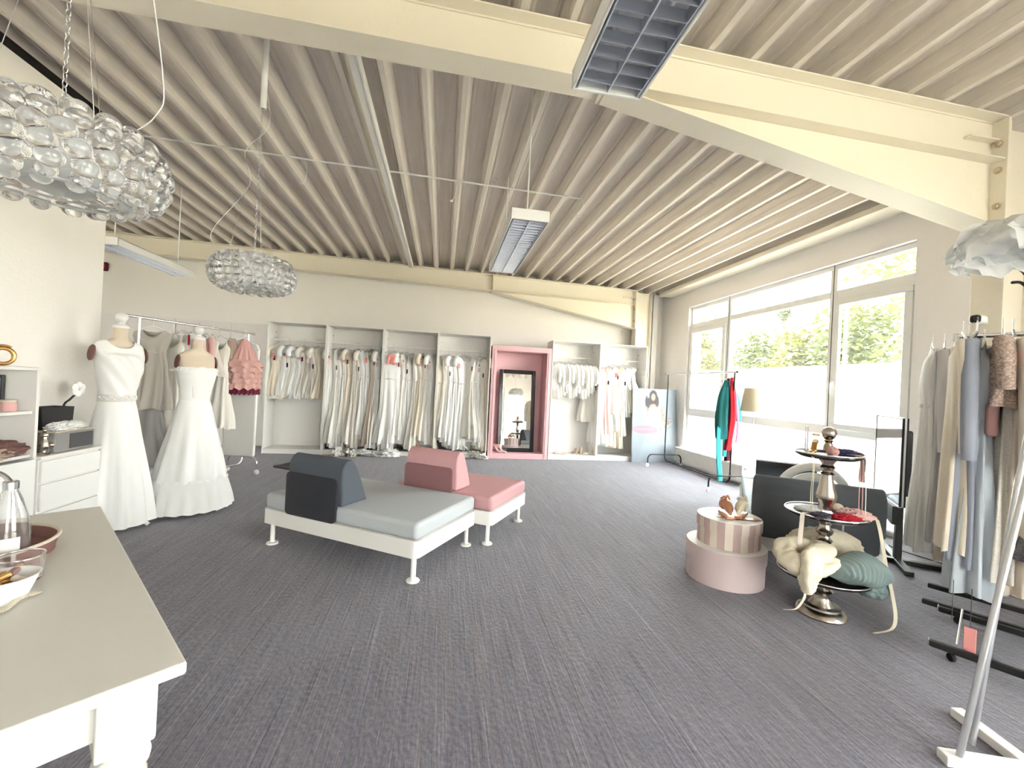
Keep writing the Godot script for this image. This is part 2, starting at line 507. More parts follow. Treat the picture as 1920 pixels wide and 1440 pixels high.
		for yy in [3.42, 3.22, 2.95]:
			for zz in [-0.055, 0.055]:
				part("bolt", MB.new().lathe([Vector2(0.0, -0.004), Vector2(0.026, -0.004), Vector2(0.026, 0.012), Vector2(0.016, 0.012), Vector2(0.016, 0.028), Vector2(0.0, 0.030)], 8, Transform3D(Basis(Vector3(0, 0, 1), PI / 2), Vector3(4.034, yy, zz))), M.steel_tan, o)
		b2 = MB.new()
		b2.rbox(Vector3(3.90, roof_y(3.9) - 0.17, 0.03), Vector3(0.26, 0.012, 0.06), 0.003, 1)
		part("rib_plate", b2, M.steel_cream, o)
		b2 = MB.new()
		for xx in [4.064, 4.404]: b2.rbox(Vector3(xx, 1.79, 0), Vector3(0.014, 3.58, 0.2), 0.004, 1)
		b2.box(Vector3(4.234, 1.79, 0), Vector3(0.33, 3.58, 0.010))
		part("column", b2, M.steel_cream, o)
	# eaves ledge above the windows
	structure("trim_3", MB.new().rbox(Vector3(4.70, 3.545, -5.66), Vector3(0.30, 0.07, 5.84), 0.006, 1), M.steel_cream)
	structure("trim_4", MB.new().rbox(Vector3(4.60, 1.8, -8.87), Vector3(0.12, 3.6, 0.14), 0.01, 1), M.wall)
	structure("trim_5", MB.new().box(Vector3(XL - 0.075, 3.725, -0.42), Vector3(0.06, 0.11, 8.2)), M.black)  # black strip standing in for the shade in the gap above the partition
	windows()

func window_unit(called: String, zs: Array, front := false) -> Node3D:
	# bays between zs; local axes: u along the wall, y up, d into the room
	var o := sroot(called)
	var P := func(u: float, y: float, d: float) -> Vector3: return Vector3(u, y, 3.78 - d) if front else Vector3(W + 0.10 - d, y, u)
	var S := func(u: float, y: float, d: float) -> Vector3: return Vector3(u, y, d) if front else Vector3(d, y, u)
	var y0 := 0.06 if not front else 0.2; var y1 := 3.18 if not front else 3.1
	var bar := func(n: String, u0: float, u1: float, a: float, c: float, d: float, th: float, m: Material) -> void:
		part(n, MB.new().rbox(P.call((u0 + u1) / 2, (a + c) / 2, d), S.call(u1 - u0, c - a, th), 0.006, 1), m, o)
	var n := zs.size() - 1
	bar.call("frame", zs[0], zs[n], y1 - 0.065, y1, 0.0, 0.07, M.upvc)
	bar.call("frame", zs[0], zs[n], y0, y0 + 0.07, 0.0, 0.07, M.upvc)
	for k in n + 1:
		bar.call("mullion", zs[k] - (0.05 if k > 0 else 0.0), zs[k] + (0.05 if k < n else 0.0), y0 + 0.07, y1 - 0.065, 0.0, 0.07, M.upvc)
		if k > 0 and k < n: bar.call("joint_strip", zs[k] - 0.006, zs[k] + 0.006, y0, y1, 0.036, 0.006, M.seal)
	for k in n:
		var a: float = zs[k] + 0.05; var c: float = zs[k + 1] - 0.05
		var sash := (k % 2) == 0
		var t0 := 2.70 if sash else 2.755
		var t1 := 2.845
		bar.call("transom", a, c, t0, t1, 0.0, 0.075, M.upvc)
		bar.call("transom", a, c, 1.0, 1.12, 0.0, 0.075, M.upvc)
		if sash:   # opening sash stands proud
			bar.call("sash", a - 0.01, c + 0.01, 2.645, 2.715, 0.045, 0.05, M.upvc)
			bar.call("sash", a - 0.01, c + 0.01, 1.08, 1.15, 0.045, 0.05, M.upvc)
			bar.call("sash", a - 0.01, a + 0.075, 1.15, 2.645, 0.045, 0.05, M.upvc)
			bar.call("sash", c - 0.075, c + 0.01, 1.15, 2.645, 0.045, 0.05, M.upvc)
			var hu: float = (c - 0.03) if k == 0 else (a + 0.03)
			bar.call("handle", hu - 0.012, hu + 0.012, 1.62, 1.68, 0.080, 0.03, M.white)
			bar.call("handle", hu - 0.009, hu + 0.009, 1.52, 1.66, 0.105, 0.018, M.white)
			a += 0.07; c -= 0.07
		bar.call("pane", zs[k] + 0.05, zs[k + 1] - 0.05, t1, y1 - 0.065, -0.01, 0.006, M.glass)
		bar.call("pane", a, c, 1.0, t0, -0.01, 0.006, M.glass)
		bar.call("pane", zs[k] + 0.05, zs[k + 1] - 0.05, y0 + 0.07, 1.0, -0.01, 0.006, M.glass)
		bar.call("frosted_film", a - 0.02, c + 0.02, 1.05, 1.895, -0.003, 0.003, M.film)
		bar.call("frosted_film", zs[k] + 0.04, zs[k + 1] - 0.04, y0 + 0.05, 1.03, -0.003, 0.003, M.film)
	return o

func windows() -> void:
	window_unit("window_1", [-7.90, -6.75, -4.73, -3.72])
	window_unit("window_2", [-0.4, 0.6, 1.9, 2.85])
	window_unit("window_3", [0.9, 1.5, 2.4, 3.0], true)
	window_unit("added_window_4", [-7.4, -6.4, -5.0, -4.0], true)  # last one: unseen window, added to brighten the area behind the partition
	# white reveal strips and the low sill board
	structure("window_sill_1", MB.new().rbox(Vector3(W + 0.03, 0.06, -5.81), Vector3(0.16, 0.03, 4.16), 0.006, 1), M.white)

# ---------------------------------------------------------------- outdoors
func outdoors() -> void:
	structure("ground", MB.new().box(Vector3(30, -0.45, -8), Vector3(49, 0.3, 90)), mat(Color(0.72, 0.68, 0.58), 0.95))
	structure("ground", MB.new().box(Vector3(-10, -0.45, 30), Vector3(31, 0.3, 52)), mat(Color(0.72, 0.68, 0.58), 0.95))
	var leaf := MB.new()
	leaf.quad(Vector3(-0.5, 0, 0), Vector3(0, 0.08, -0.28), Vector3(0.5, 0, 0), Vector3(0, 0.08, 0.28), Vector3.UP)
	var lm := leaf.mesh()
	# x, z, crown bottom, crown top, crown radius, kind
	var list := [
		[13.0, -19.6, 0.8, 5.4, 1.35, "leaf_a", "slim yellow green tree beyond the left window bay", "round"],
		[16.0, -24.0, 0.2, 4.3, 2.4, "leaf_a", "pale green bushy tree behind the leftmost window pane", "round"],
		[14.5, -17.6, 0.2, 4.2, 2.0, "leaf_b", "rounded green bush behind the clothes rack scarves", "round"],
		[13.5, -14.6, 0.2, 4.1, 1.9, "leaf_a", "yellow green bush in the middle of the wide window pane", "round"],
		[18.0, -20.2, 0.5, 7.3, 1.3, "leaf_d", "pointed dark conifer rising above the bushes in the wide pane", "cone"],
		[13.5, -12.0, 0.2, 4.5, 1.8, "leaf_b", "green bush beside the right edge of the wide window pane", "round"],
		[15.5, -14.0, 0.5, 5.8, 1.2, "leaf_a", "tall narrow tree rising behind bushes right of the conifer", "round"],
		[13.0, -9.0, 0.4, 8.6, 2.5, "leaf_b", "large broad green tree filling the right window bay", "round"],
		[9.6, -5.6, 0.1, 3.3, 1.1, "leaf_c", "bright yellow shrub low in the right window pane", "round"],
	]
	for a in list:
		rng.seed = int(a[0] * 1000 - a[1] * 77)
		var o := thing("tree" if a[3] > 4.4 else "shrub", a[6], "tree" if a[3] > 4.4 else "shrub", Vector3(a[0], -0.3, a[1]), 0.0)
		var h: float = a[3]; var r: float = a[4]
		part("trunk", MB.new().tube(curve([Vector3(0, 0, 0), Vector3(0.05, h * 0.3, 0.03), Vector3(-0.04, h * 0.6, 0), Vector3(0.02, h * 0.92, 0)], 4), [0.16, 0.15, 0.14, 0.13, 0.12, 0.11, 0.10, 0.09, 0.08, 0.07, 0.05, 0.04, 0.02], 8), M.bark, o)
		var clumps := []
		for k in 26:
			var yy := rng.randf()
			var rr: float = r * (sqrt(sin(PI * clampf(yy * 0.86 + 0.1, 0, 1))) if a[7] == "round" else 1.0 - yy)
			var an := rng.randf() * TAU
			var q := sqrt(rng.randf())
			clumps.append([Vector3(cos(an) * rr * q, lerpf(a[2], h, yy), sin(an) * rr * q), (0.34 if a[7] == "round" else 0.2) * r])
		var mm := MultiMesh.new()
		mm.transform_format = MultiMesh.TRANSFORM_3D
		mm.mesh = lm
		mm.instance_count = 5200
		for k in mm.instance_count:
			var cl = clumps[k % clumps.size()]
			var d: Vector3 = Vector3(rng.randfn(), rng.randfn() * 0.8, rng.randfn()).normalized() * pow(rng.randf(), 0.4) * float(cl[1]) * 1.3
			var s := rng.randf_range(0.14, 0.30) * (0.6 if a[7] == "cone" else 1.0)
			var bs := Basis.from_euler(Vector3(rng.randf_range(-0.9, 0.9), rng.randf() * TAU, rng.randf_range(-0.9, 0.9))).scaled(Vector3.ONE * s)
			mm.set_instance_transform(k, Transform3D(bs, cl[0] + d))
		var mi := MultiMeshInstance3D.new()
		mi.name = "crown"
		mi.multimesh = mm
		mi.material_override = M[a[5]]
		mi.set_meta("kind", "stuff")
		o.add_child(mi, true)

# ---------------------------------------------------------------- seating
func rrect(x0: float, x1: float, z0: float, z1: float, r: float) -> Array:
	var out := []
	for c in [[x1 - r, z1 - r, 0.0], [x0 + r, z1 - r, 90.0], [x0 + r, z0 + r, 180.0], [x1 - r, z0 + r, 270.0]]:
		for k in 5:
			var a := deg_to_rad(c[2] + 22.5 * k)
			out.append(Vector2(c[0] + r * cos(a), c[1] + r * sin(a)))
	return out

const LAY := Basis(Vector3(1, 0, 0), Vector3(0, 0, 1), Vector3(0, -1, 0))   # xy polygon laid flat: y -> z, depth -> down

func platform(o: Node3D, x0: float, x1: float, z0: float, z1: float, seat: Material, frame: Material) -> void:
	part("frame", MB.new().prism(rrect(x0, x1, z0, z1, 0.045), -0.305, -0.185, Transform3D(LAY, Vector3.ZERO)), frame, o)
	part("seat_cushion", MB.new().rbox(Vector3((x0 + x1) / 2, 0.368, (z0 + z1) / 2), Vector3(x1 - x0 - 0.02, 0.128, z1 - z0 - 0.02), 0.035, 4), seat, o)
	for x in [x0 + 0.06, x1 - 0.06]:
		for z in [z0 + 0.06, z1 - 0.06]:
			part("leg", MB.new().lathe([Vector2(0.0, 0.0), Vector2(0.046, 0.0), Vector2(0.048, 0.006), Vector2(0.044, 0.014), Vector2(0.022, 0.019), Vector2(0.0185, 0.024), Vector2(0.0185, 0.19)], 18, Transform3D(Basis.IDENTITY, Vector3(x, 0, z))), M.white_lacquer, o)

func backrest(o: Node3D, x0: float, x1: float, z: float, cloth: Material, board: Material, low := 0.305, top := 0.785) -> void:
	# z = plane of the board; the wedge leans away towards -z
	part("back_board", MB.new().prism(rrect(x0, x1 - 0.02, low, 0.645, 0.035), z - 0.018, z + 0.006), board, o)
	var prof := curve([Vector2(z - 0.02, 0.435), Vector2(z - 0.012, 0.55), Vector2(z - 0.006, 0.66), Vector2(z - 0.016, 0.735), Vector2(z - 0.065, top), Vector2(z - 0.125, top - 0.012), Vector2(z - 0.185, 0.69), Vector2(z - 0.245, 0.56), Vector2(z - 0.295, 0.435)], 4)
	var rows := []
	for s in [[0.0, 0.86], [0.006, 0.95], [0.02, 1.0], [0.25, 1.0], [0.75, 1.0], [0.98, 1.0], [0.994, 0.95], [1.0, 0.86]]:
		var ring := PackedVector3Array()
		for p in prof:
			var c := Vector2(z - 0.13, 0.56)
			var q: Vector2 = c + (p - c) * s[1]
			q.y = maxf(q.y, 0.436)
			ring.append(Vector3(lerpf(x0 + 0.005, x1 + 0.02, s[0]), q.y, q.x))
		rows.append(ring)
	part("back_cushion", MB.new().grid(rows, true, true), cloth, o)

func seating() -> void:
	var t := deg_to_rad(-31.93)
	var o := thing("bench_sofa", "grey platform sofa with dark blue-grey wedge backrest, white frame and disc feet", "sofa", Vector3(-0.14, 0, -3.081), t)
	platform(o, -1.48, 0.06, -0.835, 0.06, M.sofa_grey, M.white_matt)
	backrest(o, -1.215, -0.665, 0.062, M.sofa_blue, M.navy_board)
	var st := thing("side_table", "thin dark tray table clipped beside the blue-grey backrest of the grey sofa", "table", Vector3(-0.14, 0, -3.081), t)
	var tp := MB.new().prism(rrect(-1.83, -1.40, -0.72, -0.28, 0.03), -0.562, -0.548, Transform3D(LAY, Vector3.ZERO))
	part("table_top", tp, M.black, st)
	part("post", MB.new().tube([Vector3(-1.62, 0.03, -0.5), Vector3(-1.62, 0.548, -0.5)], 0.014, 10), M.black, st)
	part("base", MB.new().lathe([Vector2(0, 0), Vector2(0.13, 0), Vector2(0.13, 0.012), Vector2(0.02, 0.03), Vector2(0, 0.03)], 20, Transform3D(Basis.IDENTITY, Vector3(-1.62, 0, -0.5))), M.black, st)
	o = thing("bench_sofa", "dusty pink platform sofa with rose wedge backrest behind the grey sofa", "sofa", Vector3(-0.14, 0, -3.081) + Vector3(0.849, 0, 0.529) * 0.15 + Vector3(0.529, 0, -0.849) * 0.86, t)
	platform(o, -1.0, 0.06, -0.835, 0.025, M.sofa_pink, M.white_matt)
	backrest(o, -0.87, -0.335, 0.03, M.sofa_pink, M.pink_board)
	# sofa by the window: d = (0.8, 0.6), length away from us along (0.6, -0.8)
	o = thing("lounge_sofa", "pale grey window sofa with slate backrest behind the round boxes", "sofa", Vector3(2.65, 0, -3.07), deg_to_rad(-36.87))
	platform(o, -0.15, 0.78, -2.15, -0.02, M.sofa_pale, M.white_matt)
	backrest(o, -0.10, 0.74, 0.03, M.sofa_slate, M.sofa_slate)
	for x in [0.24, 0.50]:
		part("board_seam", MB.new().rbox(Vector3(x, 0.46, 0.037), Vector3(0.012, 0.30, 0.006), 0.002, 1), M.sofa_grey, o)
	var bx := thing("storage_case", "black upright case at the far end of the window sofa", "case", Vector3(2.65, 0.432, -3.07) + Vector3(0.6, 0, -0.8) * 2.04 + Vector3(0.8, 0, 0.6) * 0.32, deg_to_rad(-36.87))
	part("body", MB.new().rbox(Vector3(0, 0.115, 0), Vector3(0.62, 0.23, 0.12), 0.008, 2), M.black_gloss, bx)
	part("lid", MB.new().rbox(Vector3(0, 0.235, 0), Vector3(0.63, 0.018, 0.13), 0.005, 2), M.white_matt, bx)
	# rainbow shaped cushion and the pink cloth by it
	var rb := thing("rainbow_cushion", "white rainbow-shaped cushion of nested arches with brown heart on window sofa", "cushion", Vector3(3.46, 0.47, -3.45), deg_to_rad(-24.0))
	for k in 3:
		var r := 0.30 - k * 0.082
		var rows := []
		for p in arc(Vector3.ZERO, Vector3(1, 0, 0), Vector3(0, 1.12, 0), 0.0, 180.0, 24):
			var ring := PackedVector3Array()
			for q in 10:
				var an := TAU * q / 10
				var dir: Vector3 = p
				ring.append(p * r + dir * cos(an) * 0.036 + Vector3(0, 0, sin(an) * 0.05))
			rows.append(ring)
		part("arch_roll", MB.new().grid(rows, true, true), M.satin_white, rb)
	var hp := []
	for p in arc(Vector3.ZERO, Vector3(0.088, 0, 0), Vector3(0, 0.10, 0), 0, 180, 16): hp.append(Vector2(p.x, p.y))
	part("arch_heart", MB.new().prism(hp, -0.045, 0.045), M.mauve, rb)
	heap("folded_cloth", "crumpled pink and white cloth lying beside the rainbow cushion", "cloth", Vector3(3.20, 0.49, -3.36), Vector3(0.13, 0.07, 0.1), M.blush, 5.0, 0.25, 31)

func heap(called: String, label: String, category: String, at: Vector3, r: Vector3, m: Material, fold: float, amp: float, sd: int, turn := 0.0, group := "") -> MeshInstance3D:
	# a soft lump with folds
	var f := FastNoiseLite.new()
	f.seed = sd; f.frequency = 0.9
	var rows := []
	var R := 30; var C := 52
	for j in R + 1:
		var la := PI * (0.004 + 0.992 * j / R)
		var ring := PackedVector3Array()
		for k in C:
			var lo := TAU * k / C
			var d := Vector3(sin(la) * cos(lo), cos(la), sin(la) * sin(lo))
			var q := d * 1.3
			var w := f.get_noise_3d(q.x * 1.4, q.y * 1.4, q.z * 1.4) * 2.4
			var ridge := 1.0 - absf(sin((q.x * 0.8 + q.z * 0.6 + q.y * 0.5 + w) * fold * 0.5))
			var s := 1.0 - amp * 0.5 + amp * (1.0 - ridge * ridge) + f.get_noise_3d(q.x * 3, q.y * 3 + 9, q.z * 3) * amp * 0.7
			var p := d * s * r
			p.y = maxf(p.y, -r.y * 0.86)
			ring.append(p)
		rows.append(ring)
	var o := part(called, MB.new().grid(rows, true, true), m)
	o.position = at; o.rotation.y = turn
	tag(o, label, category, group)
	return o

# ---------------------------------------------------------------- garments
# sheet of cloth closed round its hanger: keys give half width and half depth against the share of the length
func cloth_shape(length: float, wk: Array, dk: Array, folds: int, amp: float, neck: float, dip: float, slope: float, ph: float, hem_wave := 0.012, rows_n := 22, cols := 44) -> MB:
	var rows := []
	for j in rows_n:
		var u := pow(float(j) / (rows_n - 1), 1.25)
		var w := key(wk, u); var d := key(dk, u)
		var ring := PackedVector3Array()
		for k in cols:
			var a := TAU * k / cols
			var ca := cos(a); var sa := sin(a)
			var f := 1.0 + amp * smoothstep(0.08, 0.5, u) * (0.35 + u) * sin(folds * a + ph + 1.6 * sin(u * 3.0 + ph)) 
			var x := w * signf(ca) * pow(absf(ca), 0.75) * lerpf(1.0, f, 0.45)
			var z := d * signf(sa) * pow(absf(sa), 0.8) * f
			var up := 1.0 - smoothstep(0.0, 0.16, u)
			var y := -length * u - slope * up * pow(absf(x) / maxf(w, 0.001), 1.4)
			if absf(x) < neck: y -= dip * up * (1.0 - pow(x / neck, 2.0)) * (1.0 if z > 0 else 0.45)
			y -= hem_wave * u * sin(folds * 0.5 * a + ph * 2.0)
			x += 0.004 * sin(u * 4.0 + ph)
			ring.append(Vector3(x, y, z))
		rows.append(ring)
	return MB.new().grid(rows, true, false)

func hanger_parts(o: Node3D, m: Material, hw: float, drop := 0.10) -> void:
	var b := MB.new()
	b.tube(arc(Vector3(0, 0.015, 0), Vector3(0.016, 0, 0), Vector3(0, 0.016, 0), -60, 200, 8) , 0.003, 6)
	b.tube([Vector3(0.008, 0.002, 0), Vector3(0, -0.03, 0), Vector3(0, -drop + 0.02, 0)], 0.003, 6)
	b.tube(curve([Vector3(-hw, -drop - 0.035, 0), Vector3(-hw * 0.5, -drop - 0.01, 0), Vector3(0, -drop + 0.02, 0), Vector3(hw * 0.5, -drop - 0.01, 0), Vector3(hw, -drop - 0.035, 0)], 3), 0.007, 6)
	part("hanger", b, m, o)

func sleeve(o: Node3D, side: float, hw: float, y: float, len: float, r: float, m: Material) -> void:
	var p := curve([Vector3(side * hw * 0.86, y, 0), Vector3(side * (hw + 0.045), y - len * 0.3, 0.01), Vector3(side * (hw + 0.06), y - len * 0.7, 0.015), Vector3(side * (hw + 0.05), y - len, 0.02)], 3)
	var rr := []
	for k in p.size(): rr.append(r * (1.0 - 0.25 * k / p.size()))
	part("sleeve", MB.new().tube(p, rr, 10, true), m, o)

# kind: gown, strap, short, shirt, coat, skirt
var hang_drop := 0.10

func garment(called: String, label: String, cat: String, at: Vector3, turn: float, kind: String, length: float, m: Material, sd: int, group := "", hw := 0.19, hem := 0.0, tags := [], deep := 1.0) -> Node3D:
	rng.seed = sd * 7919 + 13
	var o := thing(called, label, cat, at, turn, group)
	var drop := hang_drop
	hanger_parts(o, M.white if sd % 3 else M.steel, hw * 0.92, drop)
	var ph := rng.randf() * TAU
	var he := hem if hem > 0.0 else hw * rng.randf_range(0.95, 1.25)
	var wk: Array; var dk: Array
	var neck := hw * 0.55; var dip := 0.10; var slope := 0.055; var folds := 9; var amp := 0.30
	match kind:
		"gown":
			wk = [0.0, hw, 0.06, hw * 1.02, 0.16, hw * 0.92, 0.30, hw * 0.70, 0.45, hw * 0.80, 1.0, he]
			dk = [0.0, 0.012, 0.08, 0.05, 0.2, 0.065, 0.3, 0.05, 1.0, 0.10 * deep]
		"strap":
			wk = [0.0, hw * 0.62, 0.05, hw * 0.60, 0.12, hw * 0.86, 0.3, hw * 0.68, 0.5, hw * 0.8, 1.0, he]
			dk = [0.0, 0.01, 0.1, 0.05, 0.2, 0.06, 0.3, 0.05, 1.0, 0.11 * deep]
			dip = 0.2
		"short":
			wk = [0.0, hw, 0.12, hw * 1.0, 0.25, hw * 0.85, 0.42, hw * 0.68, 1.0, he * 1.1]
			dk = [0.0, 0.012, 0.15, 0.05, 0.4, 0.05, 1.0, 0.10 * deep]
		"shirt":
			wk = [0.0, hw, 0.15, hw * 0.98, 0.5, hw * 0.86, 1.0, hw * 0.95]
			dk = [0.0, 0.012, 0.2, 0.045, 1.0, 0.055 * deep]
			folds = 6; amp = 0.2
		"coat":
			wk = [0.0, hw, 0.1, hw * 1.05, 0.4, hw * 0.95, 1.0, he]
			dk = [0.0, 0.015, 0.1, 0.055, 1.0, 0.075 * deep]
			folds = 7; amp = 0.24; dip = 0.06
		"skirt":
			wk = [0.0, hw * 0.55, 0.1, hw * 0.6, 1.0, he]
			dk = [0.0, 0.02, 0.2, 0.05, 1.0, 0.10 * deep]
			slope = 0.0; dip = 0.0
	var body := cloth_shape(length, wk, dk, folds, amp, neck, dip, slope, ph)
	part("skirt" if kind == "skirt" else "bodice_and_skirt" if kind in ["gown", "strap", "short"] else "body", body, m, o, Transform3D(Basis.IDENTITY, Vector3(0, -drop, 0)))
	if kind in ["shirt", "coat"]:
		for s in [-1.0, 1.0]: sleeve(o, s, hw, -drop - 0.06, length * 0.62 if kind == "shirt" else length * 0.5, 0.042, m)
	elif kind in ["gown", "short"] and sd % 2 == 0:
		for s in [-1.0, 1.0]: sleeve(o, s, hw, -drop - 0.05, 0.16, 0.05, m)
	if kind == "gown" or kind == "strap":
		part("waistband", MB.new().lathe([Vector2(hw * 0.715, -0.012), Vector2(hw * 0.73, 0.0), Vector2(hw * 0.715, 0.012)], 20, Transform3D(Basis.from_scale(Vector3(1, 1, 0.42)), Vector3(0, -drop - length * 0.30, 0))), m, o)
	for tg in tags:
		var c: Material = tg[0]
		var y: float = tg[1]
		var z := 0.095
		var b := MB.new()
		var tx := -signf(turn) * hw * 0.92
		z = 0.05
		b.tube([Vector3(tx * 0.8, -drop - 0.05, 0.03), Vector3(tx, y + 0.05, z)], 0.0012, 5)
		part("tag_string", b, M.white, o)
		part("price_tag", MB.new().rbox(Vector3(tx, y, z), Vector3(tg[2], tg[3], 0.004), 0.0015, 1), c, o)
	return o

func wardrobe(k: int, x0: float, label: String) -> void:
	var o := thing("wardrobe", label, "wardrobe", Vector3(x0 + 0.5, 0, -8.12))
	var d := 0.46
	for s in [-0.4905, 0.4905]:
		var sp := part("side_panel", MB.new().rbox(Vector3(s, 1.18, -d / 2), Vector3(0.018, 2.36, d), 0.002, 1), M.white_matt, o)
		for yy in [2.2, 1.9]:
			part("screw_cap", MB.new().lathe([Vector2(0, 0), Vector2(0.012, 0), Vector2(0.010, 0.004), Vector2(0, 0.005)], 10, Transform3D(Basis(Vector3(0, 0, 1), PI / 2 * signf(s)), Vector3(s - signf(s) * 0.009, yy, -d * 0.8))), M.seal, sp)
	part("top_panel", MB.new().rbox(Vector3(0, 2.351, -d / 2), Vector3(0.963, 0.018, d), 0.002, 1), M.white_matt, o)
	part("bottom_panel", MB.new().rbox(Vector3(0, 0.082, -d / 2), Vector3(0.963, 0.018, d), 0.002, 1), M.white_matt, o)
	part("plinth", MB.new().rbox(Vector3(0, 0.037, -0.02), Vector3(0.963, 0.07, 0.018), 0.002, 1), M.white_matt, o)
	part("back_panel", MB.new().box(Vector3(0, 1.18, -d + 0.004), Vector3(0.97, 2.34, 0.006)), M.white_matt, o)
	part("clothes_rail", MB.new().tube([Vector3(-0.481, 2.05, -0.26), Vector3(0.481, 2.05, -0.26)], 0.0125, 12), M.white, o)

func wardrobes() -> void:
	var X0 := -3.1125
	var nm := ["leftmost white open wardrobe holding short dresses over an empty bottom", "second white open wardrobe from the left, packed with long gowns", "third white open wardrobe, with coral cloth on its first gown", "fourth white open wardrobe, just left of the pink niche", "white open wardrobe right of the pink niche, holding white tops", "rightmost white open wardrobe, partly hidden by the poster board"]
	for k in 6:
		wardrobe(k, X0 + k + (1.224 if k > 3 else 0.0), nm[k])
	var ry := 2.05; var rz := -8.38
	var place := ["the leftmost white wardrobe", "the second white wardrobe", "the third white wardrobe", "the wardrobe left of the pink niche", "the wardrobe right of the pink niche", "the rightmost white wardrobe"]
	var tg := func(k: int) -> Array:
		match k % 5:
			0: return [[M.coral, -0.30, 0.06, 0.09]]
			1: return [[M.wine, -0.34, 0.035, 0.08]]
			2: return [[M.blush, -0.36, 0.05, 0.08], [M.red, -0.27, 0.02, 0.05]]
			3: return [[M.black, -0.46, 0.035, 0.08]]
		return []
	var tones := [M.satin_white, M.ivory, M.satin_white, M.ivory, M.satin_white, M.ivory, M.cream_cloth, M.satin_white]
	var words := {M.satin_white: "white", M.ivory: "ivory", M.cream_cloth: "cream", M.blush: "blush pink", M.lace: "white lace", M.champagne: "champagne", M.greige: "greige"}
	# short dresses
	for k in 10:
		var m: Material = [M.cream_cloth, M.ivory, M.satin_white, M.ivory, M.satin_white, M.satin_white, M.ivory, M.lace, M.ivory, M.cream_cloth][k]
		var x := X0 + 0.13 + k * 0.083
		garment("short_dress", "short %s dress, %s from the left in %s" % [words[m], ORD[k], place[0]], "dress", Vector3(x, ry, rz), deg_to_rad(58 - (30 if k == 1 else 0) + 4 * (k % 3)), "short", [0.92, 0.98, 0.90, 0.94, 0.88, 0.96, 0.92, 0.86, 0.93, 0.95][k], m, 100 + k, "short dresses in the leftmost wardrobe", 0.19, 0.2, tg.call(k))
	# long gowns, bays two to four
	for bay in [1, 2, 3]:
		var n: int = [0, 11, 9, 9][bay]
		for k in n:
			var m: Material = tones[(k * 3 + bay * 2) % 8]
			if bay == 1 and k == 9: m = M.champagne
			if bay == 1 and k == 6: m = M.lace
			var x: float = X0 + bay + 0.10 + k * (0.82 / (n - 1))
			var ln: float = 1.58 + 0.08 * ((k * 5 + bay) % 4)
			var tn: float = (52.0 if bay < 3 else 40.0) + 7.0 * ((k * 7) % 4) if bay < 3 or k < 5 else -48.0 - 6.0 * (k % 3)
			var hw := 0.19
			var tags: Array = tg.call(k + bay * 2)
			var lab := "long %s wedding gown, %s from the left in %s" % [words[m], ORD[k], place[bay]]
			var kind := "gown" if (k + bay) % 3 else "strap"
			var z := rz
			if bay == 2 and k == 0:
				garment("wedding_gown", "white gown with coral cloth over its shoulders, facing out of the third wardrobe", "dress", Vector3(x + 0.06, ry, rz + 0.13), deg_to_rad(12), "gown", 1.72, M.satin_white, 777, "long gowns in the wardrobes", 0.2, 0.27, [[M.turquoise, -0.10, 0.06, 0.10]], 1.3)
				continue
			var g := garment("wedding_gown", lab, "dress", Vector3(x, ry, z), deg_to_rad(tn), kind, ln, m, 200 + bay * 20 + k, "long gowns in the wardrobes", hw, 0.20 + 0.03 * ((k * 3) % 4), tags)
			if (bay == 1 and k in [3, 5, 8]) or (bay == 2 and k == 1) or (bay == 3 and k == 7):
				var f := part("train", spill(300 + bay * 9 + k), m, g)
				f.global_transform = Transform3D(yaw(k * 20.0), Vector3(x + 0.02, 0.0, -8.08))
	var cs := part("coral_shawl", cloth_shape(0.19, [0.0, 0.050, 0.25, 0.085, 1.0, 0.075], [0.0, 0.012, 0.4, 0.03, 1.0, 0.028], 5, 0.4, 0.0, 0.0, 0.03, 0.4, 0.02, 12, 40), M.coral)
	cs.position = Vector3(X0 + 2.16, 1.905, -8.115); cs.rotation.y = 0.2
	tag(cs, "coral cloth draped over the white gown in the third wardrobe", "shawl")
	# white tops, and two skirts below them
	for k in 13:
		var m: Material = tones[(k * 5) % 6]
		var x := X0 + 5.224 + 0.08 + k * 0.065
		garment("blouse", "%s long-sleeved top, %s from the left in %s" % [words[m], ORD[k], place[4]], "top", Vector3(x, ry - 0.01, rz), deg_to_rad(-62 + 6 * (k % 3)), "shirt", 0.56 + 0.05 * ((k * 3) % 4), m, 400 + k, "white tops right of the pink niche", 0.185, 0.0, tg.call(k + 1) if k in [1, 2, 3] else [])
	garment("pleated_skirt", "pale pleated knee-length skirt hanging below the white tops", "skirt", Vector3(X0 + 6.10, 1.62, rz - 0.03), deg_to_rad(-25), "skirt", 0.76, M.ivory, 450, "", 0.2, 0.2)
	for k in 10:
		var m: Material = [M.satin_white, M.blush, M.satin_white, M.ivory, M.satin_white, M.cream_cloth, M.ivory, M.satin_white, M.ivory, M.satin_white][k]
		var x := X0 + 6.224 + 0.09 + k * 0.07
		var ln: float = [1.62, 1.42, 1.66, 1.0, 1.35, 1.70, 1.45, 1.05, 0.95, 0.5][k]
		garment("long_dress" if ln > 1.2 else "tunic", "%s %s, %s from the left in %s" % [words[m], "long dress" if ln > 1.2 else "short tunic", ORD[k], place[5]], "dress", Vector3(x, ry - 0.01, rz), deg_to_rad(-58 + 5 * (k % 4)), "gown" if k % 2 else "strap", ln, m, 500 + k, "dresses in the rightmost wardrobe", 0.185, 0.2, tg.call(k + 2) if k in [1, 3, 4, 6] else [])

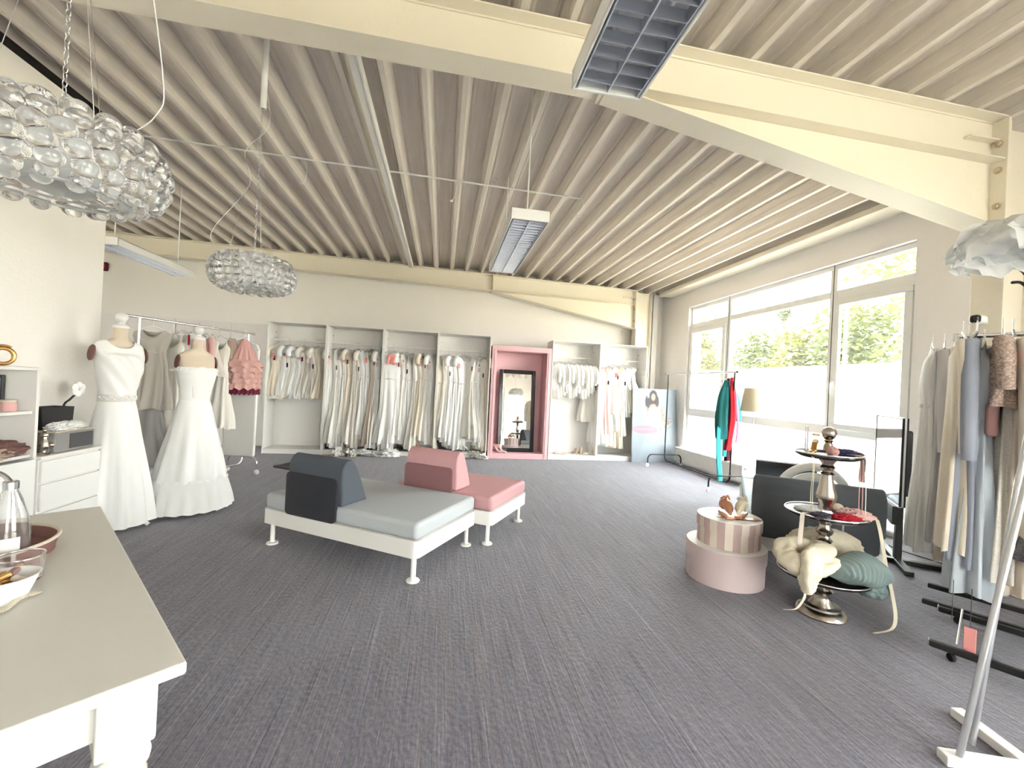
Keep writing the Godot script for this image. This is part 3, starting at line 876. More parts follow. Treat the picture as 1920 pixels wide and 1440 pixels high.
func spill(sd: int) -> MB:   # end of a train lying on the floor
	var f := FastNoiseLite.new()
	f.seed = sd; f.frequency = 2.6
	var rows := []
	for j in 14:
		var la := PI * (0.01 + 0.98 * j / 13)
		var ring := PackedVector3Array()
		for k in 36:
			var lo := TAU * k / 36
			var d := Vector3(sin(la) * cos(lo), cos(la), sin(la) * sin(lo))
			var s := 1.0 + f.get_noise_3d(d.x, d.y, d.z) * 0.9
			ring.append(Vector3(d.x * 0.19 * s, maxf(0.004, 0.02 + d.y * 0.07 * s + (0.06 if d.z < -0.4 else 0.0)), d.z * 0.11 * s))
		rows.append(ring)
	return MB.new().grid(rows, true, true)

# ---------------------------------------------------------------- shoes
func pump(o: Node3D, m: Material, inner: Material, xf: Transform3D, heel := 0.085) -> void:
	# toe towards +x; length 0.24
	var rows := []
	for j in 13:
		var u := j / 12.0
		var x := lerpf(-0.115, 0.125, u)
		var y := heel * (1.0 - smoothstep(0.15, 0.72, u)) + 0.004
		var w := key([0.0, 0.018, 0.12, 0.031, 0.4, 0.027, 0.72, 0.042, 0.9, 0.03, 1.0, 0.008], u)
		var h := key([0.0, 0.058, 0.25, 0.045, 0.5, 0.020, 0.7, 0.034, 0.88, 0.034, 1.0, 0.012], u)
		var ring := PackedVector3Array()
		for k in 12:
			var a := TAU * k / 12
			ring.append(Vector3(x, y + h * 0.5 + h * 0.5 * sin(a), w * cos(a)))
		rows.append(ring)
	part("shoe_upper", MB.new().grid(rows, true, true), m, o, xf)
	part("shoe_heel", MB.new().tube([Vector3(-0.102, heel + 0.015, 0), Vector3(-0.103, heel * 0.5, 0), Vector3(-0.1, 0, 0)], [0.018, 0.009, 0.007], 8), m, o, xf)
	part("insole", MB.new().rbox(Vector3(-0.045, heel * 0.93 + 0.048, 0), Vector3(0.10, 0.004, 0.042), 0.001, 1, Basis(Vector3(0, 0, 1), -0.25)), inner, o, xf)

func shoe(label: String, m: Material, at: Vector3, turn: float, heel := 0.085, group := "", up := false) -> void:
	var o := thing("shoe", label, "shoe", at, deg_to_rad(turn), group)
	pump(o, m, M.cream_cloth, Transform3D.IDENTITY, heel)

func boot(label: String, at: Vector3, turn: float, h: float) -> void:
	var o := thing("boot", label, "boot", at, deg_to_rad(turn), "dark boots under the gowns")
	var rows := []
	for q in [[0.0, -0.03, 0.09, 0.040], [0.03, -0.03, 0.10, 0.042], [0.06, -0.035, 0.075, 0.040], [0.09, -0.06, 0.045, 0.038], [0.14, -0.07, 0.04, 0.036], [h * 0.7, -0.075, 0.045, 0.042], [h, -0.075, 0.048, 0.045]]:
		var ring := PackedVector3Array()
		for k in 14:
			var a := TAU * k / 14
			ring.append(Vector3(q[1] + q[2] * cos(a) + (0.03 if q[0] < 0.08 else 0.0), q[0] + 0.012, q[3] * sin(a)))
		rows.append(ring)
	part("shaft", MB.new().grid(rows, true, true), M.black, o)
	part("sole", MB.new().rbox(Vector3(-0.0, 0.006, 0), Vector3(0.21, 0.014, 0.08), 0.006, 2), M.seal, o)

func shoes() -> void:
	var y := 0.092
	shoe("nude pink court shoe on the pink niche floor, the one nearer the wall", M.blush, Vector3(1.12, 0.105, -8.26), -60, 0.09)
	shoe("nude pink court shoe on the pink niche floor, at the front", M.blush, Vector3(1.20, 0.105, -8.22), -45, 0.09)
	shoe("flat pale pink slipper at the left end of the wardrobe floor right of niche", M.blush, Vector3(2.24, y, -8.28), 10, 0.012)
	shoe("flat pale pink slipper beside its pair, nearer the middle of that wardrobe floor", M.blush, Vector3(2.40, y, -8.24), 5, 0.012)
	shoe("nude high heel with dark lining seen from behind, left one of its pair", M.tan_cloth, Vector3(2.72, y, -8.30), 98, 0.10)
	shoe("nude high heel with dark lining seen from behind, right one of its pair", M.tan_cloth, Vector3(2.83, y, -8.30), 84, 0.10)
	shoe("beige heeled shoe lying sideways on the wardrobe floor right of the nude pair", M.champagne, Vector3(2.98, y, -8.24), 185, 0.08)
	boot("dark boot in the corner under the first gown of the second wardrobe", Vector3(-1.99, y, -8.30), 60, 0.22)
	boot("dark boot under the champagne gown of the second wardrobe", Vector3(-1.27, y, -8.28), 20, 0.20)
	boot("dark ankle boot under the first gown left of the pink niche", Vector3(0.06, y, -8.22), -20, 0.2)
	shoe("grey heeled shoe under the gowns of third wardrobe, leftmost there", M.grey_cloth, Vector3(-0.86, y, -8.24), 200, 0.07)
	shoe("dark heeled shoe under the gowns of third wardrobe, second from left", M.seal, Vector3(-0.68, y, -8.24), 20, 0.07)
	shoe("bronze heeled shoe under the gowns in the middle of third wardrobe", M.copper, Vector3(-0.38, y, -8.24), 70, 0.08)
	shoe("grey heeled shoe at the right end of the third wardrobe floor", M.grey_cloth, Vector3(-0.14, y, -8.24), 40, 0.07)
	shoe("silver heeled shoe under the gowns near the right end of fourth wardrobe", M.steel, Vector3(0.55, y, -8.22), 15, 0.07)

# ---------------------------------------------------------------- pink niche with mirror, poster
func niche() -> void:
	var o := thing("display_niche", "dusty pink box niche framing a black mirror between the wardrobes", "display niche", Vector3(1.506, 0, -8.12))
	var w := 0.592
	for s in [-1.0, 1.0]:
		part("side_panel", MB.new().rbox(Vector3(s * (w - 0.047), 1.095, -0.24), Vector3(0.094, 2.19, 0.5), 0.004, 1), M.pink_paint, o)
	part("top_panel", MB.new().rbox(Vector3(0, 2.137, -0.24), Vector3(w * 2 - 0.188, 0.106, 0.5), 0.003, 1), M.pink_paint, o)
	part("floor_panel", MB.new().rbox(Vector3(0, 0.052, -0.24), Vector3(w * 2 - 0.188, 0.104, 0.5), 0.003, 1), M.pink_paint, o)
	part("back_panel", MB.new().box(Vector3(0, 1.095, -0.47), Vector3(w * 2 - 0.188, 2.0, 0.02)), M.pink_paint, o)
	var tr := MB.new()
	tr.rbox(Vector3(w - 0.055, 1.08, 0.014), Vector3(0.018, 2.05, 0.012), 0.003, 1)
	tr.rbox(Vector3(-w + 0.055, 1.08, 0.014), Vector3(0.018, 2.05, 0.012), 0.003, 1)
	tr.rbox(Vector3(0, 2.10, 0.014), Vector3(w * 2 - 0.09, 0.018, 0.012), 0.003, 1)
	part("trim", tr, M.pink_paint, o)
	# mirror leaning on the back
	var mi := thing("mirror", "tall black framed mirror leaning inside the pink niche", "mirror", Vector3(1.485, 0.104, -8.30))
	var q := Basis(Vector3(1, 0, 0), -0.075)
	var hh := 1.64; var ww := 0.74
	for s in [-1.0, 1.0]:
		part("frame", MB.new().rbox(q * Vector3(s * (ww / 2 - 0.04), hh / 2, 0), Vector3(0.08, hh, 0.045), 0.014, 3, q), M.black_gloss, mi)
		part("frame", MB.new().rbox(q * Vector3(0, hh / 2 + s * (hh / 2 - 0.04), 0.0), Vector3(ww - 0.16, 0.08, 0.045), 0.014, 3, q), M.black_gloss, mi)
	part("mirror_glass", MB.new().box(q * Vector3(0, hh / 2, -0.004), Vector3(ww - 0.15, hh - 0.15, 0.008), q), M.mirror, mi)

func poster() -> void:
	var im := Image.create(320, 512, false, Image.FORMAT_RGBA8)
	for y in 512:
		for x in 320:
			im.set_pixel(x, y, Color(0.72, 0.77, 0.83).lerp(Color(0.83, 0.88, 0.93), clampf(0.4 + y / 700.0, 0, 1)))
	var el := func(cx: float, cy: float, rx: float, ry: float, c: Color, soft := 0.15) -> void:
		for y in range(maxi(0, int(cy - ry - 2)), mini(512, int(cy + ry + 2))):
			for x in range(maxi(0, int(cx - rx - 2)), mini(320, int(cx + rx + 2))):
				var d := sqrt(pow((x - cx) / rx, 2) + pow((y - cy) / ry, 2))
				if d < 1.0: im.set_pixel(x, y, im.get_pixel(x, y).lerp(c, clampf((1.0 - d) / soft, 0, 1)))
	var gown := Color(0.86, 0.91, 0.96); var skin := Color(0.87, 0.72, 0.66); var hair := Color(0.20, 0.16, 0.17)
	el.call(128.0, 120.0, 34.0, 44.0, hair); el.call(146.0, 50.0, 30.0, 44.0, hair); el.call(168.0, 90.0, 20.0, 50.0, hair); el.call(112.0, 95.0, 22.0, 34.0, hair)
	for k in 60:
		el.call(100.0 + k * 0.15, 130.0 + k * 1.0, 6.0, 8.0, skin, 0.6)
		el.call(208.0 + k * 0.2, 130.0 + k * 2.0, 8.0, 9.0, skin, 0.6)
	el.call(150.0, 128.0, 40.0, 30.0, skin, 0.4)
	for k in 150:
		var w := 44.0 - 14.0 * sin(minf(k, 60) / 60.0 * PI) + maxf(0.0, k - 55) * 0.62
		el.call(150.0 - k * 0.12, 140.0 + k * 2.5, w, 16.0, gown, 0.3)
	el.call(147.0, 58.0, 18.0, 30.0, skin, 0.25)
	el.call(141.0, 54.0, 4.0, 2.0, hair, 0.6); el.call(156.0, 54.0, 4.0, 2.0, hair, 0.6); el.call(149.0, 75.0, 6.0, 2.5, Color(0.75, 0.35, 0.38), 0.6)
	el.call(98.0, 88.0, 12.0, 46.0, hair, 0.5); el.call(172.0, 96.0, 12.0, 34.0, Color(0.33, 0.22, 0.2), 0.5)
	rng.seed = 5
	for k in 34: el.call(244.0 + rng.randfn() * 24, 235.0 + rng.randfn() * 24, 4.0, 5.0, Color(0.45, 0.50, 0.47), 0.5)
	for k in 16: el.call(238.0 + rng.randf_range(-26, 26), 228.0 + rng.randf_range(-20, 20), 14.0, 12.0, [Color(0.93, 0.78, 0.72), Color(0.86, 0.66, 0.60), Color(0.95, 0.86, 0.80)][k % 3], 0.5)
	el.call(92.0, 285.0, 96.0, 30.0, Color(0.88, 0.73, 0.81), 0.06)
	for k in 70: el.call(30.0 + k * 1.8, 283.0 + sin(k * 0.9) * 5, 2.4, 2.2, Color(0.96, 0.90, 0.94), 0.6)
	var sm := mat(Color(0.66, 0.66, 0.66), 0.5)
	sm.albedo_texture = ImageTexture.create_from_image(im)
	var o := thing("poster_board", "tall pale blue poster board of a bride in white beside the clothes rack", "poster", Vector3(4.33, 0.0, -8.05), deg_to_rad(2.0))
	var q := Basis(Vector3(1, 0, 0), -0.06)
	var b := MB.new()
	b.box(q * Vector3(0, 0.75, -0.01), Vector3(0.99, 1.50, 0.016), q)
	part("board", b, M.white_matt, o)
	var f := MB.new()
	var hx := 0.495
	var k := f.put(q * Vector3(-hx, 0.0, 0), q * Vector3(0, 0, 1), Vector2(0, 1))
	f.put(q * Vector3(hx, 0.0, 0), q * Vector3(0, 0, 1), Vector2(1, 1)); f.put(q * Vector3(hx, 1.5, 0), q * Vector3(0, 0, 1), Vector2(1, 0)); f.put(q * Vector3(-hx, 1.5, 0), q * Vector3(0, 0, 1), Vector2(0, 0))
	f.tri(k, k + 1, k + 2); f.tri(k, k + 2, k + 3)
	part("print", f, sm, o)
	var tm := TextMesh.new()
	tm.text = "HAUS"; tm.font_size = 16; tm.pixel_size = 0.008; tm.depth = 0.004
	var fo := SystemFont.new(); fo.font_names = PackedStringArray(["Droid Sans"])
	tm.font = fo
	inst("lettering", tm, M.letter, o, Transform3D(q, q * Vector3(0.22, 0.42, 0.004)))

# ---------------------------------------------------------------- mannequins
func loft(keys: Array, seg := 40) -> Array:
	# keys: [y, rx, rz, zoff] smoothed
	var pts := []
	for k in keys: pts.append(Vector3(k[1], k[2], k[3] if k.size() > 3 else 0.0))
	var ys := []
	for k in keys: ys.append(Vector3(k[0], 0, 0))
	var cp := curve(pts, 5); var cy := curve(ys, 5)
	var rows := []
	for j in cp.size():
		var ring := PackedVector3Array()
		for k in seg:
			var a := TAU * k / seg
			ring.append(Vector3(cp[j].x * signf(cos(a)) * pow(absf(cos(a)), 0.9), cy[j].x, cp[j].y * sin(a) + cp[j].z))
		rows.append(ring)
	return rows

func mannequin(label: String, at: Vector3, turn: float, sh: float, chest := 1.0, cap_x := 0.158) -> Node3D:
	# sh: shoulder height
	var o := thing("dress_form", label, "mannequin", at, deg_to_rad(turn))
	part("torso", MB.new().grid(loft([[sh - 0.50, 0.100, 0.075], [sh - 0.42, 0.102, 0.078], [sh - 0.25, 0.128, 0.095, 0.012], [sh - 0.17, 0.146 * chest, 0.11 * chest, 0.016], [sh - 0.07, 0.160 * chest, 0.080 * chest], [sh - 0.015, 0.155 * chest, 0.055 * chest, -0.01], [sh + 0.025, 0.10, 0.055, -0.01], [sh + 0.06, 0.056, 0.054], [sh + 0.15, 0.052, 0.054, 0.01]]), true, true), M.linen, o)
	for e in [-1.0, 1.0]:
		var q := Basis(Vector3(0, 0, 1), PI / 2 * -e + e * 0.12)
		var d := part("arm_cap", MB.new().lathe([Vector2(0, 0), Vector2(0.052, 0), Vector2(0.054, 0.008), Vector2(0.048, 0.014), Vector2(0, 0.016)], 24, Transform3D(q, Vector3(e * cap_x, sh - 0.085, -0.005)), 1.3), M.brown_cloth, o)
		d.set_meta("label", "oval brown armhole disc")
	part("neck_cap", MB.new().lathe([Vector2(0.0, 0.0), Vector2(0.058, 0.0), Vector2(0.062, 0.012), Vector2(0.058, 0.024), Vector2(0.03, 0.034), Vector2(0.022, 0.05), Vector2(0.034, 0.062), Vector2(0.0, 0.065)], 24, Transform3D(Basis.IDENTITY, Vector3(0, sh + 0.145, 0.01))), M.white, o)
	part("finial", MB.new().ball(Vector3(0, sh + 0.245, 0.01), Vector3(0.046, 0.044, 0.046), 18, 12), M.white, o)
	part("pole", MB.new().tube([Vector3(0, 0.14, 0), Vector3(0, sh - 0.6, 0)], 0.018, 12), M.white, o)
	for k in 3:
		var a := TAU * k / 3 + 0.5
		var d := Vector3(sin(a), 0, cos(a))
		part("foot", MB.new().tube(curve([Vector3(0, 0.2, 0) + d * 0.02, Vector3(0, 0.17, 0) + d * 0.14, Vector3(0, 0.08, 0) + d * 0.24, Vector3(0, 0.022, 0) + d * 0.31], 4), 0.017, 10), M.white, o)
	return o

func skirt_rows(y0: float, y1: float, r0: Vector2, r1: Vector2, folds: int, amp: float, ph: float, n := 26, bow := 1.0, ripple := 0.0) -> Array:
	var rows := []
	for j in n:
		var u := float(j) / (n - 1)
		var w := pow(u, bow)
		var ring := PackedVector3Array()
		for k in 96:
			var a := TAU * k / 96
			var f := 1.0 + amp * smoothstep(0.05, 0.8, u) * (sin(folds * a + ph + 0.7 * sin(u * 2.6)) + 0.45 * sin((folds * 2 - 3) * a + ph * 1.7))
			ring.append(Vector3(lerpf(r0.x, r1.x, w) * f * cos(a), lerpf(y0, y1, u) + ripple * u * sin(folds * a + ph), lerpf(r0.y, r1.y, w) * f * sin(a)))
		rows.append(ring)
	return rows

func dresses() -> void:
	# left figure: sleeveless round-neck gown with a belt
	var at := Vector3(-2.845, 0, -4.28)
	mannequin("beige dress form wearing the belted sleeveless white gown", at, 58.0, 1.615, 0.86, 0.184)
	var o := thing("wedding_gown", "white sleeveless floor-length gown with beaded belt on left dress form", "dress", at, deg_to_rad(58.0))
	var sh := 1.615
	var bod := loft([[sh - 0.47, 0.124, 0.098], [sh - 0.36, 0.138, 0.112, 0.01], [sh - 0.22, 0.168, 0.130, 0.016], [sh - 0.12, 0.176, 0.122, 0.01], [sh - 0.03, 0.182, 0.082, -0.006], [sh + 0.018, 0.150, 0.070, -0.006], [sh + 0.036, 0.098, 0.072, 0.004]], 60)
	for ring in bod:            # scoop the neck, cut the armholes, drape from the bust
		for k in ring.size():
			var p: Vector3 = ring[k]
			var up := smoothstep(sh - 0.12, sh + 0.03, p.y)
			p.y -= 0.07 * up * pow(clampf(p.z / 0.075, 0.0, 1.0), 1.5)
			p.z += 0.006 * sin(p.x * 60 + p.y * 40) * (1.0 - up)
			ring[k] = p
	part("bodice", MB.new().grid(bod, true, false), M.satin_white, o)
	part("belt", MB.new().grid(loft([[sh - 0.502, 0.128, 0.102], [sh - 0.495, 0.132, 0.106], [sh - 0.445, 0.132, 0.106], [sh - 0.438, 0.128, 0.102]], 48), true, false), M.belt, o)
	for k in 26:
		var a := PI * (0.05 + 0.9 * k / 25.0)
		part("bead", MB.new().ball(Vector3(0.134 * cos(a), sh - 0.47 + 0.012 * sin(k * 2.1), 0.108 * sin(a)), Vector3.ONE * 0.007, 8, 5), M.white, o)
	part("skirt", MB.new().grid(skirt_rows(sh - 0.49, 0.035, Vector2(0.125, 0.10), Vector2(0.300, 0.285), 11, 0.078, 0.4, 26, 0.85, 0.006), true, false), M.satin_white, o)
	# right figure: strapless A-line gown with a flounce
	at = Vector3(-2.48, 0, -4.78)
	mannequin("beige dress form wearing the strapless tiered white gown", at, 47.0, 1.585)
	o = thing("wedding_gown", "white strapless A-line gown with ruffled hem tier on right dress form", "dress", at, deg_to_rad(47.0))
	sh = 1.585
	bod = loft([[sh - 0.46, 0.126, 0.098], [sh - 0.36, 0.140, 0.108, 0.008], [sh - 0.26, 0.160, 0.128, 0.016], [sh - 0.17, 0.172, 0.136, 0.02], [sh - 0.145, 0.170, 0.132, 0.018]], 56)
	for ring in bod:
		for k in ring.size():
			var p: Vector3 = ring[k]
			if p.y > sh - 0.2: p.y += 0.018 * cos(p.x * 26.0) * (1.0 if p.z > 0 else 0.2)
			ring[k] = p
	part("bodice", MB.new().grid(bod, true, false), M.satin_white, o)
	part("neckline_frill", MB.new().grid(skirt_rows(sh - 0.135, sh - 0.175, Vector2(0.172, 0.135), Vector2(0.186, 0.150), 22, 0.03, 0.0, 6, 1.0, 0.008), true, false), M.satin_white, o)
	part("bodice_seam", MB.new().tube(curve([Vector3(-0.06, sh - 0.16, 0.135), Vector3(-0.07, sh - 0.28, 0.12), Vector3(-0.05, sh - 0.44, 0.095)], 4), 0.003, 6), M.lace, o)
	part("waist_seam", MB.new().grid(loft([[sh - 0.462, 0.128, 0.101], [sh - 0.455, 0.131, 0.104], [sh - 0.448, 0.128, 0.101]], 40), true, false), M.satin_white, o)
	part("skirt", MB.new().grid(skirt_rows(sh - 0.45, 0.33, Vector2(0.127, 0.10), Vector2(0.305, 0.29), 9, 0.065, 1.2, 24, 0.92), true, false), M.satin_white, o)
	part("hem_flounce", MB.new().grid(skirt_rows(0.345, 0.04, Vector2(0.302, 0.288), Vector2(0.375, 0.355), 19, 0.028, 0.8, 14, 0.8, 0.008), true, false), M.satin_white, o)
	part("flounce_trim", MB.new().grid(skirt_rows(0.350, 0.325, Vector2(0.308, 0.294), Vector2(0.318, 0.304), 30, 0.018, 0.8, 4, 1.0, 0.004), true, false), M.satin_white, o)

func castor(o: Node3D, p: Vector3, turn := 0.0, r := 0.03) -> void:
	part("castor_wheel", MB.new().lathe([Vector2(0, -0.011), Vector2(r * 0.8, -0.011), Vector2(r, -0.007), Vector2(r, 0.007), Vector2(r * 0.8, 0.011), Vector2(0, 0.011)], 16, Transform3D(Basis(Vector3.UP, turn) * Basis(Vector3(0, 0, 1), PI / 2), p + Vector3(0, r, 0))), M.white if r > 0.035 else M.black, o)

func clothes_rack(label: String, a: Vector3, b: Vector3, h: float, foot: float, frame: Material, rail: Material, over := 0.12) -> Node3D:
	# posts stand at a and b; feet are hoops across the rack
	var o := thing("clothes_rack", label, "clothes rack", a)
	var d := b - a
	var L := d.length()
	o.rotation.y = atan2(-d.z, d.x)
	part("rail", MB.new().tube([Vector3(-over, h, 0), Vector3(L + over * 0.55, h, 0)], 0.0135, 14), rail, o)
	part("end_cap", MB.new().ball(Vector3(-over, h, 0), Vector3(0.018, 0.018, 0.018), 10, 6), frame, o)
	part("end_cap", MB.new().ball(Vector3(L + over * 0.55, h, 0), Vector3(0.018, 0.018, 0.018), 10, 6), frame, o)
	var by := 0.13
	part("post_frame", MB.new().tube([Vector3(0, h - 0.01, 0), Vector3(0, 0.30, 0)] + arc(Vector3(0.10, by + 0.08, 0), Vector3(0.10, 0, 0), Vector3(0, 0.10, 0), 180, 270, 6).map(func(p: Vector3) -> Vector3: return p + Vector3(0, 0.02, 0)) + arc(Vector3(L - 0.10, by + 0.08, 0), Vector3(0.10, 0, 0), Vector3(0, 0.10, 0), 270, 360, 6).map(func(p: Vector3) -> Vector3: return p + Vector3(0, 0.02, 0)) + [Vector3(L, 0.30, 0), Vector3(L, h - 0.01, 0)], 0.0125, 12), frame, o)
	for x in [0.0, L]:
		var fh := 0.24
		part("foot_hoop", MB.new().tube([Vector3(x, 0.075, -foot)] + arc(Vector3(x, fh - 0.09, -foot + 0.09), Vector3(0, 0, -0.09), Vector3(0, 0.09, 0), 0, 90, 6) + arc(Vector3(x, fh - 0.09, foot - 0.09), Vector3(0, 0, 0.09), Vector3(0, 0.09, 0), 90, 0, 6) + [Vector3(x, 0.075, foot)], 0.0125, 12), frame, o)
		for s in [-1.0, 1.0]: castor(o, Vector3(x, 0.0, s * foot), 0.3, 0.036)
	return o

func tutu(label: String, at: Vector3, turn: float, cone: Material, ruffle: Material, under: Material, rings: int) -> void:
	var o := thing("tutu_skirt", label, "skirt", at, deg_to_rad(turn), "")
	hanger_parts(o, M.white, 0.10, 0.08)
	var top := -0.10
	part("tulle_cone", MB.new().grid(skirt_rows(top, top - 0.36, Vector2(0.035, 0.028), Vector2(0.19, 0.13), 13, 0.09, 0.3, 16, 1.0), true, false), cone, o)
	for k in rings:
		var y := top - 0.28 - k * 0.075
		part("ruffle", MB.new().grid(skirt_rows(y, y - 0.10, Vector2(0.155 + 0.010 * k, 0.115), Vector2(0.215 + 0.004 * (k % 2), 0.16), 8 + k * 3 % 7, 0.06, k * 1.7, 10, 0.45, 0.016), true, false), ruffle, o)
	part("net_hem", MB.new().grid(skirt_rows(top - 0.42, top - 0.36 - rings * 0.078, Vector2(0.14, 0.1), Vector2(0.20, 0.15), 23, 0.06, 2.0, 8, 1.0, 0.012), true, false), under, o)

func rack_left() -> void:
	var a := Vector3(-3.33, 0, -5.28); var b := Vector3(-2.745, 0, -6.53)
	clothes_rack("chrome clothes rack with tutus and dresses behind the two dress forms", a, b, 1.975, 0.26, M.chrome, M.chrome, 0.17)
	var d := (b - a).normalized()
	var at := func(t: float) -> Vector3: return a + d * t + Vector3(0, 1.975, 0)
	var g := "garments on the chrome rack"
	garment("sequin_dress", "greige sleeveless dress with pleated skirt at the near end of the chrome rack", "dress", at.call(0.14), deg_to_rad(-4), "gown", 0.92, M.greige, 611, g, 0.2, 0.2)
	garment("pleated_skirt", "grey pleated skirt showing below the greige dress on the chrome rack", "skirt", at.call(0.13) + Vector3(0, -0.78, -0.05), deg_to_rad(-6), "skirt", 0.78, M.grey_cloth, 612, g, 0.2, 0.22)
	garment("wedding_gown", "long white gown with red framed tag, behind greige dress on chrome rack", "dress", at.call(0.36), deg_to_rad(-14), "strap", 1.55, M.ivory, 613, g, 0.19, 0.24, [[M.red, -0.42, 0.07, 0.10], [M.satin_white, -0.42, 0.045, 0.075]])
	garment("wedding_gown", "long white gown on red ribbon hanger, second white one on chrome rack", "dress", at.call(0.47), deg_to_rad(-24), "gown", 1.5, M.satin_white, 614, g, 0.18, 0.2, [[M.red, -0.2, 0.03, 0.12]])
	for k in 4:
		garment("pale_top", "pale pink and white top, %s in the cluster behind the right dress form" % ORD[k], "top", at.call(0.58 + k * 0.09), deg_to_rad(-30 - 6 * k), "strap" if k % 2 else "shirt", 0.42 + 0.1 * (k % 2), [M.blush, M.satin_white, M.blush, M.lace][k], 620 + k, "pale tops on the chrome rack", 0.17, 0.0, [[M.coral, -0.3, 0.04, 0.07]] if k % 2 else [])
	garment("wedding_gown", "slim white gown hanging right of the strapless gown's shoulder on chrome rack", "dress", at.call(0.97), deg_to_rad(-18), "strap", 1.2, M.ivory, 631, g, 0.15, 0.2)
	tutu("taupe tutu skirt with furry hem hanging on the chrome rack", at.call(1.13), 10, M.tan_cloth, M.fur_coat, M.fur_coat, 4)
	tutu("rose pink tutu skirt with ruffles over maroon net at the rack's far end", at.call(1.26) + Vector3(0.10, 0, 0.10), 24, M.rose, M.fur, M.maroon, 5)
	var o := thing("garment_cover", "translucent white garment cover hanging behind the pink tutu", "garment bag", at.call(1.06) + Vector3(0.10, -0.10, -0.25), deg_to_rad(-6))
	part("sheet", MB.new().rbox(Vector3(0, -0.88, 0), Vector3(0.44, 1.5, 0.05), 0.02, 2), M.white_matt, o)
	part("shoulder_sheet", MB.new().prism([Vector2(-0.22, -0.14), Vector2(0.22, -0.14), Vector2(0.18, -0.06), Vector2(0.03, 0.0), Vector2(-0.03, 0.0), Vector2(-0.18, -0.06)], -0.02, 0.02), M.satin_white, o)
	part("hook", MB.new().tube([Vector3(0, 0, 0), Vector3(0, 0.08, 0)] + arc(Vector3(0.016, 0.09, 0), Vector3(0.016, 0, 0), Vector3(0, 0.016, 0), 180, 0, 6), 0.003, 6), M.steel, o)
	heap("white_fabric", "pile of white fabric at the foot of the chrome rack", "fabric", Vector3(-3.12, 0.17, -5.62), Vector3(0.20, 0.12, 0.22), M.satin_white, 5.0, 0.22, 77)

func scarf(label: String, pts: Array, w: float, m: Material, th := 0.03) -> void:
	var o := thing("scarf", label, "scarf", pts[0], 0.0)
	var rows := []
	var cp := curve(pts, 5)
	for j in cp.size():
		var u := float(j) / (cp.size() - 1)
		var ring := PackedVector3Array()
		for k in 20:
			var a := TAU * k / 20
			var r := (0.5 + 0.5 * smoothstep(0.0, 0.25, u)) * (1.0 + 0.2 * sin(a * 5 + u * 3))
			ring.append(cp[j] - pts[0] + Vector3(cos(a) * w * r, 0, sin(a) * th * r))
		rows.append(ring)
	part("cloth", MB.new().grid(rows, true, true), m, o)

func rack_right_far() -> void:
	var a := Vector3(4.29, 0, -7.58); var b := Vector3(4.29, 0, -5.70)
	clothes_rack("black clothes rack with a pale rail and scarves in front of the window", a, b, 1.79, 0.345, M.black, M.steel, 0.1)
	var o := thing("clothes_hanger", "white hanger at the near end of the black rack by the window", "hanger", Vector3(4.29, 1.79, -5.80), deg_to_rad(-12))
	hanger_parts(o, M.white, 0.23, 0.11)
	var z := -5.80
	scarf("teal scarf bunched on the hanger of the black rack", [Vector3(4.25, 1.66, z), Vector3(4.20, 1.40, z + 0.02), Vector3(4.16, 1.10, z + 0.04), Vector3(4.17, 0.85, z + 0.04), Vector3(4.19, 0.78, z + 0.04)], 0.095, M.teal, 0.06)
	scarf("turquoise sash trailing almost to the floor from the black rack", [Vector3(4.12, 1.02, z + 0.07), Vector3(4.095, 0.9, z + 0.08), Vector3(4.10, 0.55, z + 0.08), Vector3(4.15, 0.16, z + 0.08)], 0.038, M.turquoise, 0.012)
	scarf("short turquoise sash end beside the red scarf", [Vector3(4.24, 1.1, z + 0.03), Vector3(4.22, 0.9, z + 0.05), Vector3(4.22, 0.52, z + 0.05)], 0.032, M.turquoise, 0.012)
	scarf("red scarf hanging in the middle of the hanger", [Vector3(4.285, 1.71, z + 0.05), Vector3(4.285, 1.4, z + 0.09), Vector3(4.295, 1.1, z + 0.09), Vector3(4.26, 0.8, z + 0.09), Vector3(4.23, 0.62, z + 0.09)], 0.05, M.red, 0.03)
	scarf("wine red scarf behind the red one", [Vector3(4.27, 1.70, z - 0.01), Vector3(4.31, 1.35, z), Vector3(4.33, 1.05, z), Vector3(4.29, 0.45, z + 0.02)], 0.042, M.wine, 0.03)
	scarf("bright pink ribbon hanging right of the red scarf", [Vector3(4.36, 1.55, z + 0.03), Vector3(4.40, 1.2, z + 0.05), Vector3(4.42, 0.95, z + 0.05), Vector3(4.41, 0.73, z + 0.05)], 0.018, M.hot_pink, 0.006)
	scarf("turquoise scarf end bulging at the right of the hanger", [Vector3(4.40, 1.5, z - 0.02), Vector3(4.45, 1.25, z), Vector3(4.46, 1.05, z)], 0.05, M.turquoise, 0.03)

